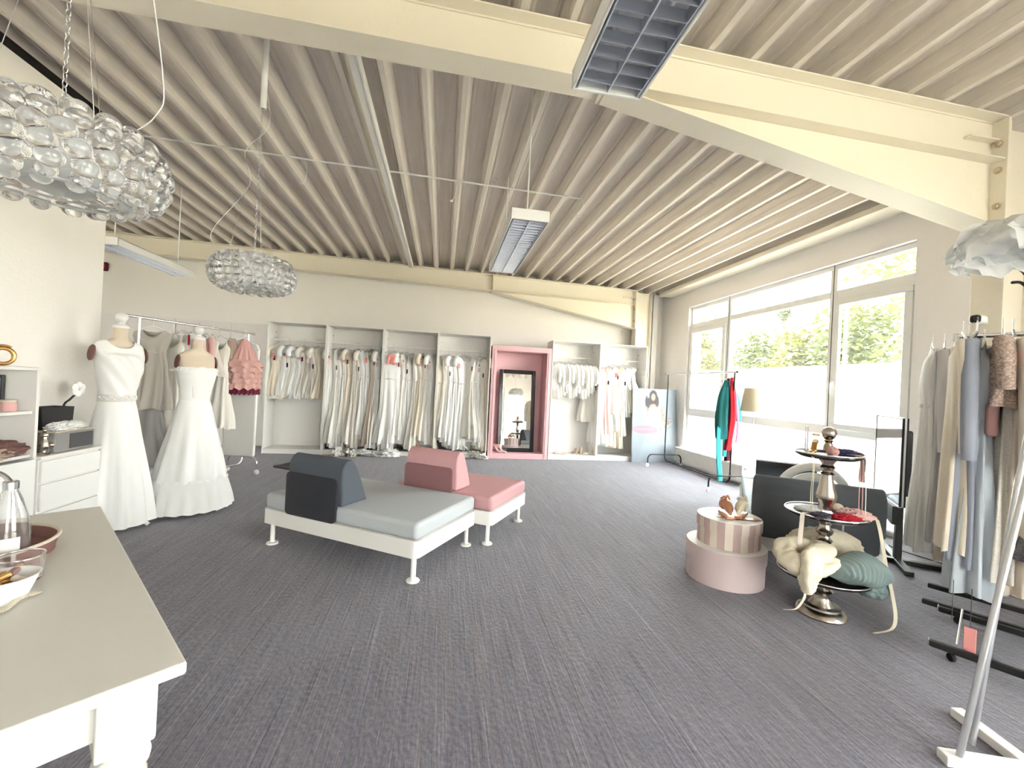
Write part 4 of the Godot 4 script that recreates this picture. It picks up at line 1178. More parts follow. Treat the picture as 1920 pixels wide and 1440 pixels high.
func rack_right_near() -> void:
	var e := Vector3(0.53, 0, 0.848); var p := Vector3(0.848, 0, -0.53)
	var A := Vector3(3.381, 0, -2.358); var B := Vector3(2.909, 0, -1.935)
	var R := Vector3(3.145, 1.93, -2.147)
	var turn := atan2(-e.z, e.x)
	var o := thing("clothes_rack", "black footed garment rack packed with dresses at the right edge", "clothes rack", R - Vector3(0, 1.93, 0), turn)
	part("rail", MB.new().tube([Vector3(-0.02, 1.87, 0), Vector3(1.6, 1.87, 0)], 0.014, 14), M.chrome, o)
	part("rail_end", MB.new().rbox(Vector3(-0.02, 1.868, 0), Vector3(0.02, 0.05, 0.04), 0.006, 2), M.white, o)
	for s in [-0.315, 0.315]:
		part("base_bar", MB.new().rbox(Vector3(0.70, 0.065, s), Vector3(1.5, 0.036, 0.042), 0.01, 2), M.black, o)
		for x in [0.04, 1.38]: castor(o, Vector3(x, 0.0, s), 0.8, 0.022)
		part("bar_end", MB.new().rbox(Vector3(-0.052, 0.068, s), Vector3(0.008, 0.036, 0.042), 0.003, 1), M.chrome, o)
	part("cross_bar", MB.new().tube([Vector3(1.3, 0.07, -0.315), Vector3(1.3, 0.07, 0.315)], 0.012, 10), M.chrome, o)
	part("cross_bar", MB.new().tube([Vector3(0.06, 0.10, -0.315), Vector3(0.06, 0.10, 0.315)], 0.007, 8), M.chrome, o)
	part("post", MB.new().tube([Vector3(1.35, 0.08, 0), Vector3(1.35, 1.86, 0)], 0.014, 12), M.chrome, o)
	# garments hang across the rail, so from here they show edge-on
	var tn := turn + PI / 2
	hang_drop = 0.055
	var put := func(t: float) -> Vector3: return R + e * t
	var g := "garments on the near right rack"
	garment("long_dress", "cream long dress hanging at the rail end of the near right rack", "dress", put.call(0.015), tn + 0.10, "coat", 1.30, M.cream_cloth, 701, g, 0.20, 0.2, [], 0.9)
	garment("evening_dress", "slate blue chiffon dress beside the cream one on the right rack", "dress", put.call(0.075), tn - 0.10, "coat", 1.36, M.slate_cloth, 702, g, 0.21, 0.2, [], 1.0)
	garment("evening_dress", "pale blue long dress with layered hem on the right rack", "dress", put.call(0.105) + Vector3(0, -0.06, 0) - p * 0.03, tn - 0.05, "gown", 1.46, M.blue_cloth, 703, g, 0.19, 0.17, [], 1.0)
	garment("floral_top", "brown and white floral blouse on the right rack", "top", put.call(0.178) - p * 0.05, tn, "shirt", 0.44, M.floral, 704, g, 0.19, 0.0, [[M.coral, -0.22, 0.06, 0.06]], 1.3)
	garment("lace_dress", "white lace dress under the floral blouse on the right rack", "dress", put.call(0.215), tn + 0.03, "gown", 1.40, M.lace, 705, g, 0.19, 0.2, [[M.wine, -0.62, 0.05, 0.12], [M.red, -0.85, 0.055, 0.15]], 0.7)
	garment("long_dress", "champagne long dress right of the lace dress", "dress", put.call(0.265), tn, "coat", 1.46, M.champagne, 706, g, 0.2, 0.2, [], 0.8)
	garment("long_jacket", "tan jacket with soft collar on the right rack", "jacket", put.call(0.315) - p * 0.04, tn + 0.05, "coat", 0.82, M.tan_cloth, 707, g, 0.2, 0.19, [], 0.9)
	garment("long_dress", "mauve dress at the right end of the visible garments", "dress", put.call(0.38) - p * 0.02, tn, "gown", 1.22, M.mauve, 708, g, 0.2, 0.2, [], 1.0)
	garment("printed_skirt", "dark printed skirt panel hanging low on the right rack", "skirt", put.call(0.35) + Vector3(0, -0.92, 0) - p * 0.10, tn + 0.2, "skirt", 0.34, M.print_dark, 709, g, 0.18, 0.18)
	garment("evening_dress", "dark maroon long dress at the right edge of the frame", "dress", put.call(0.50), tn, "coat", 1.62, M.maroon, 710, g, 0.2, 0.24, [], 1.0)
	garment("long_dress", "ivory column dress between the lace dress and the maroon dress", "dress", put.call(0.43) + Vector3(0, -0.02, 0), tn - 0.06, "coat", 1.58, M.ivory, 711, g, 0.2, 0.2, [], 0.7)
	var bag := thing("cloth_pouch", "small brown cloth pouch hanging under the floral blouse", "pouch", put.call(0.15) - p * 0.16 + Vector3(0, -0.46, 0), tn)
	part("pouch", MB.new().rbox(Vector3(0, -0.10, 0), Vector3(0.085, 0.19, 0.055), 0.02, 3), M.mauve, bag)
	part("strap", MB.new().tube(curve([Vector3(0, 0.0, 0), Vector3(0.02, 0.2, 0.0), Vector3(0.05, 0.36, 0.02)], 3), 0.004, 6), M.brown_cloth, bag)
	for k in 2:
		var tagp := thing("swing_tag", ["pink swing tag dangling over the rack's black feet", "empty dark string loop dangling beside the pink swing tag"][k], "tag", [Vector3(2.99, 0.115, -1.925), Vector3(2.89, 0.16, -1.945)][k], tn)
		part("string", MB.new().tube(curve([Vector3(0, 0.30, 0), Vector3(0.012, 0.24, 0), Vector3(0.010, 0.16, 0), Vector3(0.0, 0.08, 0), Vector3(-0.010, 0.16, 0), Vector3(-0.008, 0.24, 0)], 4), 0.0016, 6), M.seal, tagp)
		if k == 0: part("card", MB.new().rbox(Vector3(0, 0.0, 0), Vector3(0.05, 0.16, 0.012), 0.003, 1, yaw(90.0)), M.coral, tagp)
	# rack standing further back by the window
	var R2 := Vector3(3.75, 1.93, -2.36)
	o = thing("clothes_rack", "second garment rack behind the near right rack, beside the television", "clothes rack", R2 - Vector3(0, 1.93, 0), turn)
	part("rail", MB.new().tube([Vector3(-0.30, 1.84, 0), Vector3(0.9, 1.84, 0)], 0.014, 12), M.chrome, o)
	part("post", MB.new().tube([Vector3(0.85, 0.06, 0), Vector3(0.85, 1.84, 0)], 0.014, 12), M.chrome, o)
	for s in [-0.2, 0.2]: part("base_bar", MB.new().rbox(Vector3(0.32, 0.05, s), Vector3(1.2, 0.036, 0.042), 0.01, 2), M.black, o)
	part("cross_bar", MB.new().tube([Vector3(0.85, 0.06, -0.2), Vector3(0.85, 0.06, 0.2)], 0.012, 10), M.chrome, o)
	g = "pale garments on the far right rack"
	garment("wedding_gown", "white frilled gown, leftmost garment at the right side racks", "dress", R2 + e * -0.30, tn + 0.12, "gown", 1.50, M.satin_white, 721, g, 0.20, 0.16, [], 0.8)
	garment("long_dress", "pale grey long dress next to the white frilled gown", "dress", R2 + e * -0.235, tn + 0.05, "coat", 1.40, M.grey_pale, 723, g, 0.21, 0.2, [], 0.8)
	garment("long_dress", "light taupe long dress between the pale and dark grey ones", "dress", R2 + e * -0.18, tn, "coat", 1.52, M.champagne, 724, g, 0.21, 0.2, [], 0.8)
	garment("long_dress", "dark grey long dress left of the cream one", "dress", R2 + e * -0.12, tn, "coat", 1.30, M.dark_cloth, 725, g, 0.22, 0.2, [], 0.9)
	hang_drop = 0.10

# ---------------------------------------------------------------- lights and ceiling fittings
func crystal_pendant(label: String, at: Vector3, R: float) -> void:
	var o := thing("crystal_pendant", label, "pendant lamp", at, 0.0)
	var ball := MB.new().ball(Vector3.ZERO, Vector3(0.031, 0.029, 0.031), 14, 9).mesh()
	var small := MB.new().ball(Vector3.ZERO, Vector3(0.024, 0.022, 0.024), 12, 8).mesh()
	var rows := [[72.0, 15, 1], [50.0, 20, 0], [27.0, 24, 0], [5.0, 25, 0], [-17.0, 24, 0], [-40.0, 22, 0], [-64.0, 18, 1], [-88.0, 14, 1]]
	var tr := R - 0.03
	rng.seed = int(at.z * 100)
	for q in rows.size():
		var a := deg_to_rad(rows[q][0])
		var r := tr - 0.085 + 0.085 * cos(a)
		var y := 0.098 * sin(a)
		for k in rows[q][1]:
			var b: float = TAU * (k + 0.5 * (q % 2)) / rows[q][1] + rng.randf_range(-0.03, 0.03)
			var out := Vector3(cos(b) * cos(a), sin(a), sin(b) * cos(a))
			inst("glass_ball", ball if rows[q][2] == 0 else small, M.crystal, o, Transform3D(Basis.IDENTITY, Vector3(r * cos(b), y, r * sin(b)) + out * 0.004))
	for q in [[0.085, tr - 0.06], [-0.072, tr - 0.06], [-0.098, tr - 0.085]]:
		part("clear_ring", MB.new().tube(arc(Vector3(0, q[0], 0), Vector3(q[1], 0, 0), Vector3(0, 0, q[1]), 0, 360, 48), 0.004, 6, false), M.opal, o)
	part("diffuser", MB.new().lathe([Vector2(tr - 0.15, -0.085), Vector2(tr - 0.115, -0.05), Vector2(tr - 0.105, 0.0), Vector2(tr - 0.115, 0.05), Vector2(tr - 0.15, 0.085)], 40), M.opal, o)
	part("lamp_holder", MB.new().lathe([Vector2(0, 0.09), Vector2(0.05, 0.085), Vector2(0.05, 0.02), Vector2(0.02, 0.0), Vector2(0, 0.0)], 16), M.white, o)
	part("spoke", MB.new().tube([Vector3(-tr + 0.13, 0.08, 0), Vector3(tr - 0.13, 0.08, 0)], 0.003, 6), M.steel, o)
	part("spoke", MB.new().tube([Vector3(0, 0.08, -tr + 0.13), Vector3(0, 0.08, tr - 0.13)], 0.003, 6), M.steel, o)
	var top := roof_y(at.x) - at.y
	# chain of links
	var link := MB.new().tube(arc(Vector3.ZERO, Vector3(0.006, 0, 0), Vector3(0, 0.013, 0), 0, 360, 10), 0.0016, 5, false).mesh()
	var y0 := 0.09
	var n := int((top - y0) / 0.021)
	for k in n:
		inst("chain_link", link, M.steel, o, Transform3D(yaw(90.0 * (k % 2)), Vector3(0, y0 + 0.013 + k * 0.021, 0)))
	# three fine wires to the rim
	for k in 3:
		var a := TAU * k / 3 + 0.4
		part("suspension_wire", MB.new().tube([Vector3(cos(a) * (tr - 0.08), 0.1, sin(a) * (tr - 0.08)), Vector3(0, minf(top - 0.05, 0.95), 0)], 0.0011, 5), M.steel, o)
	part("power_cord", MB.new().tube(curve([Vector3(0.0, top - 0.3, 0.005), Vector3(0.06, top * 0.62, 0.02), Vector3(-0.09, top * 0.5, 0.0), Vector3(-0.04, top * 0.36, 0.03), Vector3(-R * 0.95, 0.28, 0.02), Vector3(-R * 0.9, 0.17, 0.02), Vector3(-R * 0.6, 0.10, 0)] if at.z < -2 else [Vector3(0.02, top - 0.02, 0.0), Vector3(0.05, top * 0.8, 0.02), Vector3(R * 0.55, top * 0.55, 0), Vector3(R * 1.02, 0.30, 0.02), Vector3(R * 0.98, 0.16, 0.02), Vector3(R * 0.6, 0.09, 0)], 6), 0.0018, 6), M.white, o)

func luminaire(label: String, x0: float, x1: float, z0: float, z1: float, y: float, blades: int) -> void:
	var o := thing("louvre_luminaire", label, "ceiling lamp", Vector3((x0 + x1) / 2, y, (z0 + z1) / 2), 0.0, "")
	var w := x1 - x0; var l := absf(z1 - z0); var h := 0.085
	var b := MB.new()
	for s in [-1.0, 1.0]:
		b.rbox(Vector3(s * (w / 2 - 0.006), h / 2, 0), Vector3(0.012, h, l), 0.004, 2)
	b.rbox(Vector3(0, h - 0.006, 0), Vector3(w, 0.012, l), 0.004, 2)
	part("housing", b, M.white, o)
	for s in [-1.0, 1.0]:
		part("end_plate", MB.new().rbox(Vector3(0, h / 2, s * (l / 2 - 0.006)), Vector3(w, h, 0.014), 0.004, 2), M.white, o)
	for s in [-1.0, 1.0]:
		part("louvre_rail", MB.new().rbox(Vector3(s * (w / 2 - 0.022), 0.022, 0), Vector3(0.006, 0.042, l - 0.03), 0.002, 1), M.alu, o)
		part("fluorescent_tube", MB.new().tube([Vector3(s * w * 0.24, 0.06, -l / 2 + 0.03), Vector3(s * w * 0.24, 0.06, l / 2 - 0.03)], 0.013, 10), M.opal, o)
	part("louvre_spine", MB.new().rbox(Vector3(0, 0.022, 0), Vector3(0.008, 0.042, l - 0.03), 0.003, 1), M.alu, o)
	var bl := MB.new().prism([Vector2(-0.007, 0.044), Vector2(0.007, 0.044), Vector2(0.002, 0.003), Vector2(-0.002, 0.003)], -w / 2 + 0.022, w / 2 - 0.022, Transform3D(Basis(Vector3(0, 0, 1), Vector3(0, 1, 0), Vector3(-1, 0, 0)), Vector3.ZERO)).mesh()
	for k in blades:
		inst("louvre_blade", bl, M.alu, o, Transform3D(Basis.IDENTITY, Vector3(0, 0, -l / 2 + 0.03 + (l - 0.06) * (k + 0.5) / blades)))
	for s in [-1.0, 1.0]:
		part("hanging_rod", MB.new().tube([Vector3(0, h, s * (l / 2 - 0.16)), Vector3(0, roof_y(x0) + 0.1 - y, s * (l / 2 - 0.16))], 0.006, 8), M.white, o)

func ceiling_fittings() -> void:
	crystal_pendant("clear glass ball ring pendant hanging large at the upper left", Vector3(-1.150, 2.03, -1.46), 0.262)
	crystal_pendant("smaller-looking glass ball pendant hanging on a chain further back", Vector3(-1.292, 2.085, -3.1), 0.262)
	var c := thing("conduit_drop", "short white conduit tube hanging from the deck above the far glass pendant", "conduit", Vector3(-1.285, 3.205, -3.1))
	part("tube", MB.new().lathe([Vector2(0.014, 0), Vector2(0.019, 0), Vector2(0.019, 0.62), Vector2(0.014, 0.62), Vector2(0.014, 0.0)], 14), M.white, c)
	luminaire("louvred strip light hanging in front of the near steel beam", 0.475, 0.785, -1.735, -0.14, 2.69, 23)
	luminaire("louvred strip light hanging in the middle of the room", 0.452, 0.752, -3.19, -4.78, 2.70, 26)
	luminaire("strip light with dark louvres beyond the left partition wall", -3.74, -3.46, -5.1, -6.53, 2.70, 22)
	var o := thing("cable_trunking", "wide white cable trunking running along the roof deck ribs", "trunking", Vector3(-0.728, 3.65, -5.65))
	part("trunk", MB.new().rbox(Vector3(0, 0.03, 0), Vector3(0.085, 0.06, 5.9), 0.005, 1), M.white_matt, o)
	part("lid_edge", MB.new().rbox(Vector3(0.030, -0.002, 0), Vector3(0.018, 0.008, 5.9), 0.002, 1), M.white, o)
	o = thing("conduit", "thin white conduit crossing under the roof deck ribs", "conduit", Vector3(-0.94, roof_y(-0.94) - 0.014, -4.80))
	part("pipe", MB.new().tube([Vector3(-2.45, 0.045, 0), Vector3(2.43, -0.045, 0)], 0.010, 8), M.white, o)
	for x in [-0.62, 0.95, 2.43]:
		part("drop_cable", MB.new().tube(curve([Vector3(x, -0.01, 0), Vector3(x + 0.03, -0.08, 0.01), Vector3(x + 0.02, -0.2, 0.0), Vector3(x - 0.01, -0.24, 0.0)], 3), 0.004, 6), M.white, o)
		part("lamp_hook", MB.new().rbox(Vector3(x - 0.015, -0.25, 0), Vector3(0.035, 0.018, 0.02), 0.005, 1), M.white, o)
	for k in 2:
		o = thing("beam_clamp", ["small clip on the rib above the window end of the deck", "small clip on the rib over the middle luminaire"][k], "clip", [Vector3(2.62, 3.64, -3.95), Vector3(0.45, 3.68, -4.6)][k])
		part("clip", MB.new().tube(arc(Vector3(0, -0.03, 0), Vector3(0.03, 0, 0), Vector3(0, 0.03, 0), 20, 300, 8), 0.004, 6), M.steel, o)
	# crumpled petal pendant at the right
	o = thing("petal_pendant", "crumpled white petal pendant lamp hanging on a white cord at upper right", "pendant lamp", Vector3(2.66, 2.19, -1.56))
	var nz := FastNoiseLite.new()
	nz.frequency = 1.0
	for k in 12:          # crumpled sheets that overlap like petals
		nz.seed = 40 + k
		var a0 := TAU * k / 6.0 + (0.5 if k > 5 else 0.0)
		var rows := []
		for j in 9:
			var u := j / 8.0
			var line := PackedVector3Array()
			for i in 9:
				var w := (i - 4) / 4.0
				var an := a0 + w * (0.78 - 0.16 * absf(sin(k * 2.0 + u * 4.0)))
				var el := lerpf(1.25, -0.42 if k < 6 else -0.05, u)
				var rr := (0.245 if k < 6 else 0.215) * (1.0 + 0.38 * nz.get_noise_2d(w * 1.6 + k, u * 2.0) + 0.12 * w * w * u)
				line.append(Vector3(cos(an) * cos(el) * rr, sin(el) * rr * 0.58 + 0.05 * nz.get_noise_2d(w * 3.0, u * 3.0 + k), sin(an) * cos(el) * rr))
			rows.append(line)
		part("petal", MB.new().grid(rows, false), M.opal, o)
	part("lamp_holder", MB.new().lathe([Vector2(0, 0.0), Vector2(0.022, 0.0), Vector2(0.024, 0.09), Vector2(0.012, 0.12), Vector2(0, 0.12)], 14, Transform3D(Basis.IDENTITY, Vector3(0, 0.05, 0))), M.white, o)
	part("cord", MB.new().tube([Vector3(0, 0.16, 0), Vector3(0.0, roof_y(2.5) - 2.16, 0)], 0.0045, 8), M.white, o)

# ---------------------------------------------------------------- window side
func radiator(label: String, z0: float, z1: float, y0: float, y1: float) -> void:
	var o := thing("radiator", label, "radiator", Vector3(W - 0.10, 0, (z0 + z1) / 2))
	var l := absf(z1 - z0)
	part("panel", MB.new().rbox(Vector3(-0.035, (y0 + y1) / 2, 0), Vector3(0.016, y1 - y0, l), 0.006, 2), M.white_matt, o)
	part("panel", MB.new().rbox(Vector3(0.045, (y0 + y1) / 2, 0), Vector3(0.012, y1 - y0, l), 0.004, 1), M.white_matt, o)
	var n := int(l / 0.035)
	var rib := MB.new().rbox(Vector3(-0.044, (y0 + y1) / 2, 0), Vector3(0.007, y1 - y0 - 0.05, 0.016), 0.003, 1).mesh()
	for k in n: inst("convector_rib", rib, M.white_matt, o, Transform3D(Basis.IDENTITY, Vector3(0, 0, -l / 2 + l * (k + 0.5) / n)))
	part("top_grille", MB.new().rbox(Vector3(0.004, y1 - 0.004, 0), Vector3(0.085, 0.012, l), 0.004, 1), M.white, o)
	part("side_cover", MB.new().rbox(Vector3(0.004, (y0 + y1) / 2, l / 2), Vector3(0.09, y1 - y0, 0.006), 0.002, 1), M.white_matt, o)
	part("thermostat", MB.new().lathe([Vector2(0, 0), Vector2(0.014, 0), Vector2(0.016, 0.02), Vector2(0.021, 0.03), Vector2(0.021, 0.075), Vector2(0.017, 0.085), Vector2(0, 0.086)], 14, Transform3D(Basis(Vector3(1, 0, 0), PI / 2), Vector3(-0.01, y1 - 0.045, l / 2))), M.white, o)
	part("pipe", MB.new().tube([Vector3(0.0, 0.0, l / 2 + 0.03), Vector3(0.0, y0 + 0.03, l / 2 + 0.03), Vector3(0, y0 + 0.03, l / 2)], 0.009, 8), M.white, o)

func window_side() -> void:
	radiator("long low white radiator under the left windows, behind the scarf rack", -7.95, -5.98, 0.07, 0.345)
	radiator("low white radiator behind the tiered stand, with thermostat at its near end", -5.15, -3.88, 0.08, 0.37)
	var o := thing("floor_lamp", "slim floor lamp with tapered cream fabric shade by the window", "lamp", Vector3(4.36, 0, -5.36))
	part("lamp_shade", MB.new().lathe([Vector2(0.172, 1.225), Vector2(0.178, 1.225), Vector2(0.130, 1.555), Vector2(0.125, 1.555), Vector2(0.172, 1.225)], 36), M.shade_cream, o)
	part("pole", MB.new().tube([Vector3(0, 0.02, 0), Vector3(0, 1.42, 0)], 0.006, 10), M.steel, o)
	part("base", MB.new().lathe([Vector2(0, 0), Vector2(0.12, 0), Vector2(0.12, 0.012), Vector2(0.02, 0.024), Vector2(0, 0.024)], 28), M.steel, o)
	part("bulb", MB.new().ball(Vector3(0, 1.44, 0), Vector3(0.03, 0.04, 0.03), 12, 8), M.opal, o)
	# television on a black stand
	var n := Vector3(3.815, 0.945, -2.94); var f := Vector3(4.335, 0.945, -3.59)
	var d := (f - n); var L := d.length()
	o = thing("television", "large television on black floor stand, screen turned toward the windows", "television", Vector3((n.x + f.x) / 2, 0, (n.z + f.z) / 2), atan2(-d.z, d.x))
	part("screen", MB.new().rbox(Vector3(0, 0.945, -0.0205), Vector3(L - 0.02, 0.72, 0.004), 0.001, 1), M.screen, o)
	part("bezel", MB.new().rbox(Vector3(0, 0.945, 0.0), Vector3(L, 0.745, 0.036), 0.006, 2), M.black, o)
	for q in [[0.0, 0.3705, L, 0.006], [0.0, -0.3705, L, 0.012]]: part("bezel_edge", MB.new().rbox(Vector3(q[0], 0.945 + q[1], -0.016), Vector3(q[2], q[3], 0.020), 0.002, 1), M.steel, o)
	for e in [-1.0, 1.0]: part("bezel_edge", MB.new().rbox(Vector3(e * (L / 2 - 0.005), 0.945, -0.016), Vector3(0.010, 0.74, 0.020), 0.002, 1), M.black, o)
	part("edge_trim", MB.new().rbox(Vector3(-L / 2 - 0.002, 0.945, -0.004), Vector3(0.006, 0.74, 0.014), 0.002, 1), M.steel, o)
	part("rear_housing", MB.new().rbox(Vector3(0.04, 0.93, 0.045), Vector3(L * 0.86, 0.56, 0.06), 0.02, 3), M.seal, o)
	part("speaker_shelf", MB.new().prism([Vector2(-L / 2 + 0.02, 0.572), Vector2(L / 2 - 0.02, 0.572), Vector2(L / 2 - 0.02, 0.548), Vector2(-L / 2 + 0.10, 0.42), Vector2(-L / 2 + 0.02, 0.42)], -0.06, 0.0), M.black, o)
	part("post", MB.new().rbox(Vector3(-0.02, 0.50, 0.075), Vector3(0.06, 0.96, 0.05), 0.006, 2), M.black, o)
	part("post_strip", MB.new().rbox(Vector3(0.02, 0.36, 0.078), Vector3(0.02, 0.64, 0.05), 0.004, 1), M.steel, o)
	part("base_bar", MB.new().rbox(Vector3(0.12, 0.024, 0.075), Vector3(0.98, 0.04, 0.06), 0.006, 2), M.black, o)
	part("base_foot", MB.new().rbox(Vector3(-0.02, 0.024, 0.05), Vector3(0.06, 0.04, 0.80), 0.006, 2), M.black, o)
	# power lead along the wall
	o = thing("power_lead", "dark power lead lying along the floor under the windows", "cable", Vector3(4.6, 0.006, -4.0))
	part("cable", MB.new().tube(curve([Vector3(0.1, 0, -0.6), Vector3(0.02, 0, 0), Vector3(-0.1, 0, 0.5), Vector3(-0.05, 0, 0.9), Vector3(-0.22, 0, 1.2)], 5), 0.005, 6), M.black, o)

func boxes_and_stand() -> void:
	var c := Vector3(2.27, 0, -3.03)
	var o := thing("hat_box", "large plain pink round box on the floor under the striped one", "box", c, deg_to_rad(20))
	part("body", MB.new().lathe([Vector2(0, 0), Vector2(0.278, 0), Vector2(0.280, 0.2), Vector2(0.0, 0.2)], 48), M.box_pink, o)
	part("lid", MB.new().lathe([Vector2(0.278, 0.17), Vector2(0.288, 0.168), Vector2(0.290, 0.266), Vector2(0.284, 0.272), Vector2(0.0, 0.272)], 48), M.box_pink, o)
	part("lid_top", MB.new().lathe([Vector2(0.286, 0.272), Vector2(0.284, 0.275), Vector2(0.0, 0.275)], 48), M.box_top, o)
	o = thing("hat_box", "pink and white striped round box stacked on the larger pink box", "box", c + Vector3(0.02, 0.275, 0.0), deg_to_rad(20))
	for k in 26:    # printed stripes, each a panel of its own
		for e in 2:
			var rows := []
			var r := 0.226 if e == 0 else 0.234
			for a in [0.0, 1.0, 2.0]:
				var an: float = TAU * (k + 0.5 * a) / 26
				var y0 := 0.0 if e == 0 else 0.125
				rows.append(PackedVector3Array([Vector3(cos(an) * r, y0, sin(an) * r), Vector3(cos(an) * r, 0.13 if e == 0 else 0.206, sin(an) * r)]))
			part("body_stripe" if e == 0 else "lid_stripe", MB.new().grid(rows, false), M.box_stripe if k % 2 else M.box_cream, o)
	part("lid_top", MB.new().lathe([Vector2(0.225, 0.0), Vector2(0.225, 0.126), Vector2(0.232, 0.126), Vector2(0.232, 0.204), Vector2(0.2335, 0.206), Vector2(0.230, 0.209), Vector2(0.0, 0.209)], 48), M.box_top, o)
	# slippers on top
	var top := c + Vector3(0.02, 0.485, 0.0)
	for k in 2:
		o = thing("slipper", ["copper satin slipper lying in folds on the striped box, left one", "cream toed copper slipper leaning on its pair on the striped box"][k], "slipper", top + [Vector3(-0.045, 0.0, 0.02), Vector3(0.075, 0.0, 0.04)][k], deg_to_rad([70, 40][k]))
		var rows := []
		for j in 15:
			var u := j / 14.0
			var p := Vector3(lerpf(-0.11, 0.10, u), 0.05 + 0.055 * sin(u * PI), 0)
			var ring := PackedVector3Array()
			for i in 14:
				var a := TAU * i / 14
				var w := key([0.0, 0.012, 0.2, 0.034, 0.5, 0.030, 0.75, 0.042, 1.0, 0.012], u)
				ring.append(p + Vector3(0.004 * sin(a * 4 + u * 30), cos(a) * w * (1.0 + 0.14 * sin(u * 26 + k)), sin(a) * w))
			rows.append(ring)
		part("upper", MB.new().grid(rows, true, true), [M.copper, M.wool_cream][k], o)
		part("sole", MB.new().rbox(Vector3(0, 0.012, 0), Vector3(0.21, 0.02, 0.06), 0.009, 2), M.copper, o)
		part("bow", MB.new().tube(curve([Vector3(0.02, 0.13, -0.035), Vector3(0.0, 0.155, -0.01), Vector3(0.02, 0.14, 0.0), Vector3(0.04, 0.155, 0.02), Vector3(0.03, 0.12, 0.035)], 4), 0.008, 8), M.wool_cream if k else M.copper, o)
	o = thing("ribbon", "copper satin ribbon lying flat under the two slippers", "ribbon", top + Vector3(0.02, 0.004, 0.06))
	part("band", MB.new().band(curve([Vector3(-0.14, 0, -0.02), Vector3(-0.05, 0.004, 0.03), Vector3(0.05, 0.002, 0.05), Vector3(0.13, 0.004, 0.07)], 5), Vector3(0.01, 0, 0.028)), M.copper, o)
	# three-tier stand of turned metal
	var s := Vector3(2.585, 0, -2.47)
	o = thing("tiered_stand", "three-tier turned pewter display stand with round dark trays", "display stand", s)
	part("base", MB.new().lathe([Vector2(0.0, 0.0), Vector2(0.142, 0.0), Vector2(0.148, 0.012), Vector2(0.138, 0.034), Vector2(0.112, 0.050), Vector2(0.110, 0.062), Vector2(0.096, 0.064), Vector2(0.075, 0.066), Vector2(0.055, 0.095), Vector2(0.044, 0.130), Vector2(0.052, 0.150), Vector2(0.064, 0.158), Vector2(0.046, 0.170), Vector2(0.052, 0.190), Vector2(0.070, 0.225), Vector2(0.062, 0.248), Vector2(0.0, 0.25)], 40), M.silver, o)
	part("lower_stem", MB.new().lathe([Vector2(0.0, 0.28), Vector2(0.068, 0.28), Vector2(0.052, 0.30), Vector2(0.040, 0.36), Vector2(0.032, 0.43), Vector2(0.028, 0.468), Vector2(0.042, 0.482), Vector2(0.048, 0.496), Vector2(0.034, 0.508), Vector2(0.030, 0.524), Vector2(0.046, 0.540), Vector2(0.050, 0.556), Vector2(0.036, 0.574), Vector2(0.032, 0.60), Vector2(0.060, 0.625), Vector2(0.062, 0.640), Vector2(0.0, 0.645)], 32), M.silver, o)
	part("upper_stem", MB.new().lathe([Vector2(0.0, 0.70), Vector2(0.044, 0.70), Vector2(0.040, 0.735), Vector2(0.058, 0.765), Vector2(0.062, 0.80), Vector2(0.046, 0.85), Vector2(0.034, 0.915), Vector2(0.034, 0.935), Vector2(0.045, 0.942), Vector2(0.030, 0.955), Vector2(0.030, 0.965), Vector2(0.046, 0.985), Vector2(0.034, 1.0), Vector2(0.036, 1.012), Vector2(0.050, 1.03), Vector2(0.054, 1.05), Vector2(0.0, 1.055)], 32), M.silver, o)
	part("finial", MB.new().lathe([Vector2(0.0, 1.095), Vector2(0.032, 1.095), Vector2(0.03, 1.12), Vector2(0.018, 1.15), Vector2(0.026, 1.162), Vector2(0.020, 1.17), Vector2(0.036, 1.188), Vector2(0.044, 1.215), Vector2(0.036, 1.24), Vector2(0.016, 1.253), Vector2(0.0, 1.255)], 28), M.silver, o)
	for t in [[0.262, 0.26], [0.665, 0.232], [1.06, 0.188]]:
		var y: float = t[0]; var r: float = t[1]
		var tr := part("tray", MB.new().lathe([Vector2(0.0, y - 0.012), Vector2(r * 0.85, y - 0.012), Vector2(r, y + 0.004), Vector2(r, y + 0.016), Vector2(r - 0.008, y + 0.016), Vector2(r * 0.84, y + 0.002), Vector2(0.0, y + 0.002)], 56), M.tray_dark, o)
		part("rim_wire", MB.new().tube(arc(Vector3(0, y + 0.018, 0), Vector3(r, 0, 0), Vector3(0, 0, r), 0, 360, 56), 0.005, 8, false), M.chrome, tr)
	# throws on the lowest tray
	coil_throw("bunched cream knitted throw on the left of the lowest tray", s + Vector3(-0.185, 0.345, 0.06), 1.0, 21)
	heap("knitted_throw", "cream knitted throw folded at the back of the lowest tray", "throw", s + Vector3(0.13, 0.40, -0.13), Vector3(0.23, 0.125, 0.12), M.wool_cream, 2.2, 0.14, 22, -0.35, "")
	green_throw(s + Vector3(0.10, 0.325, 0.12))
	heap("tulle", "sheer grey tulle edge drooping from under the green throw", "tulle", s + Vector3(0.26, 0.235, 0.12), Vector3(0.09, 0.08, 0.07), M.wool_green, 3.0, 0.3, 28)
	# middle tray
	heap("red_lace", "red lace trimming heaped at the front of the middle tray", "lace", s + Vector3(-0.01, 0.688, 0.15), Vector3(0.085, 0.020, 0.05), M.red, 9.0, 0.5, 41)
	heap("pink_lace", "pale pink lace spread over the right of the middle tray", "lace", s + Vector3(0.12, 0.69, 0.09), Vector3(0.09, 0.030, 0.09), M.blush, 9.0, 0.45, 42)
	heap("dark_trimming", "dark feathery trimming at the left of the middle tray", "trimming", s + Vector3(-0.13, 0.685, 0.10), Vector3(0.07, 0.018, 0.05), M.purple_grey, 10.0, 0.5, 43, 0.5)
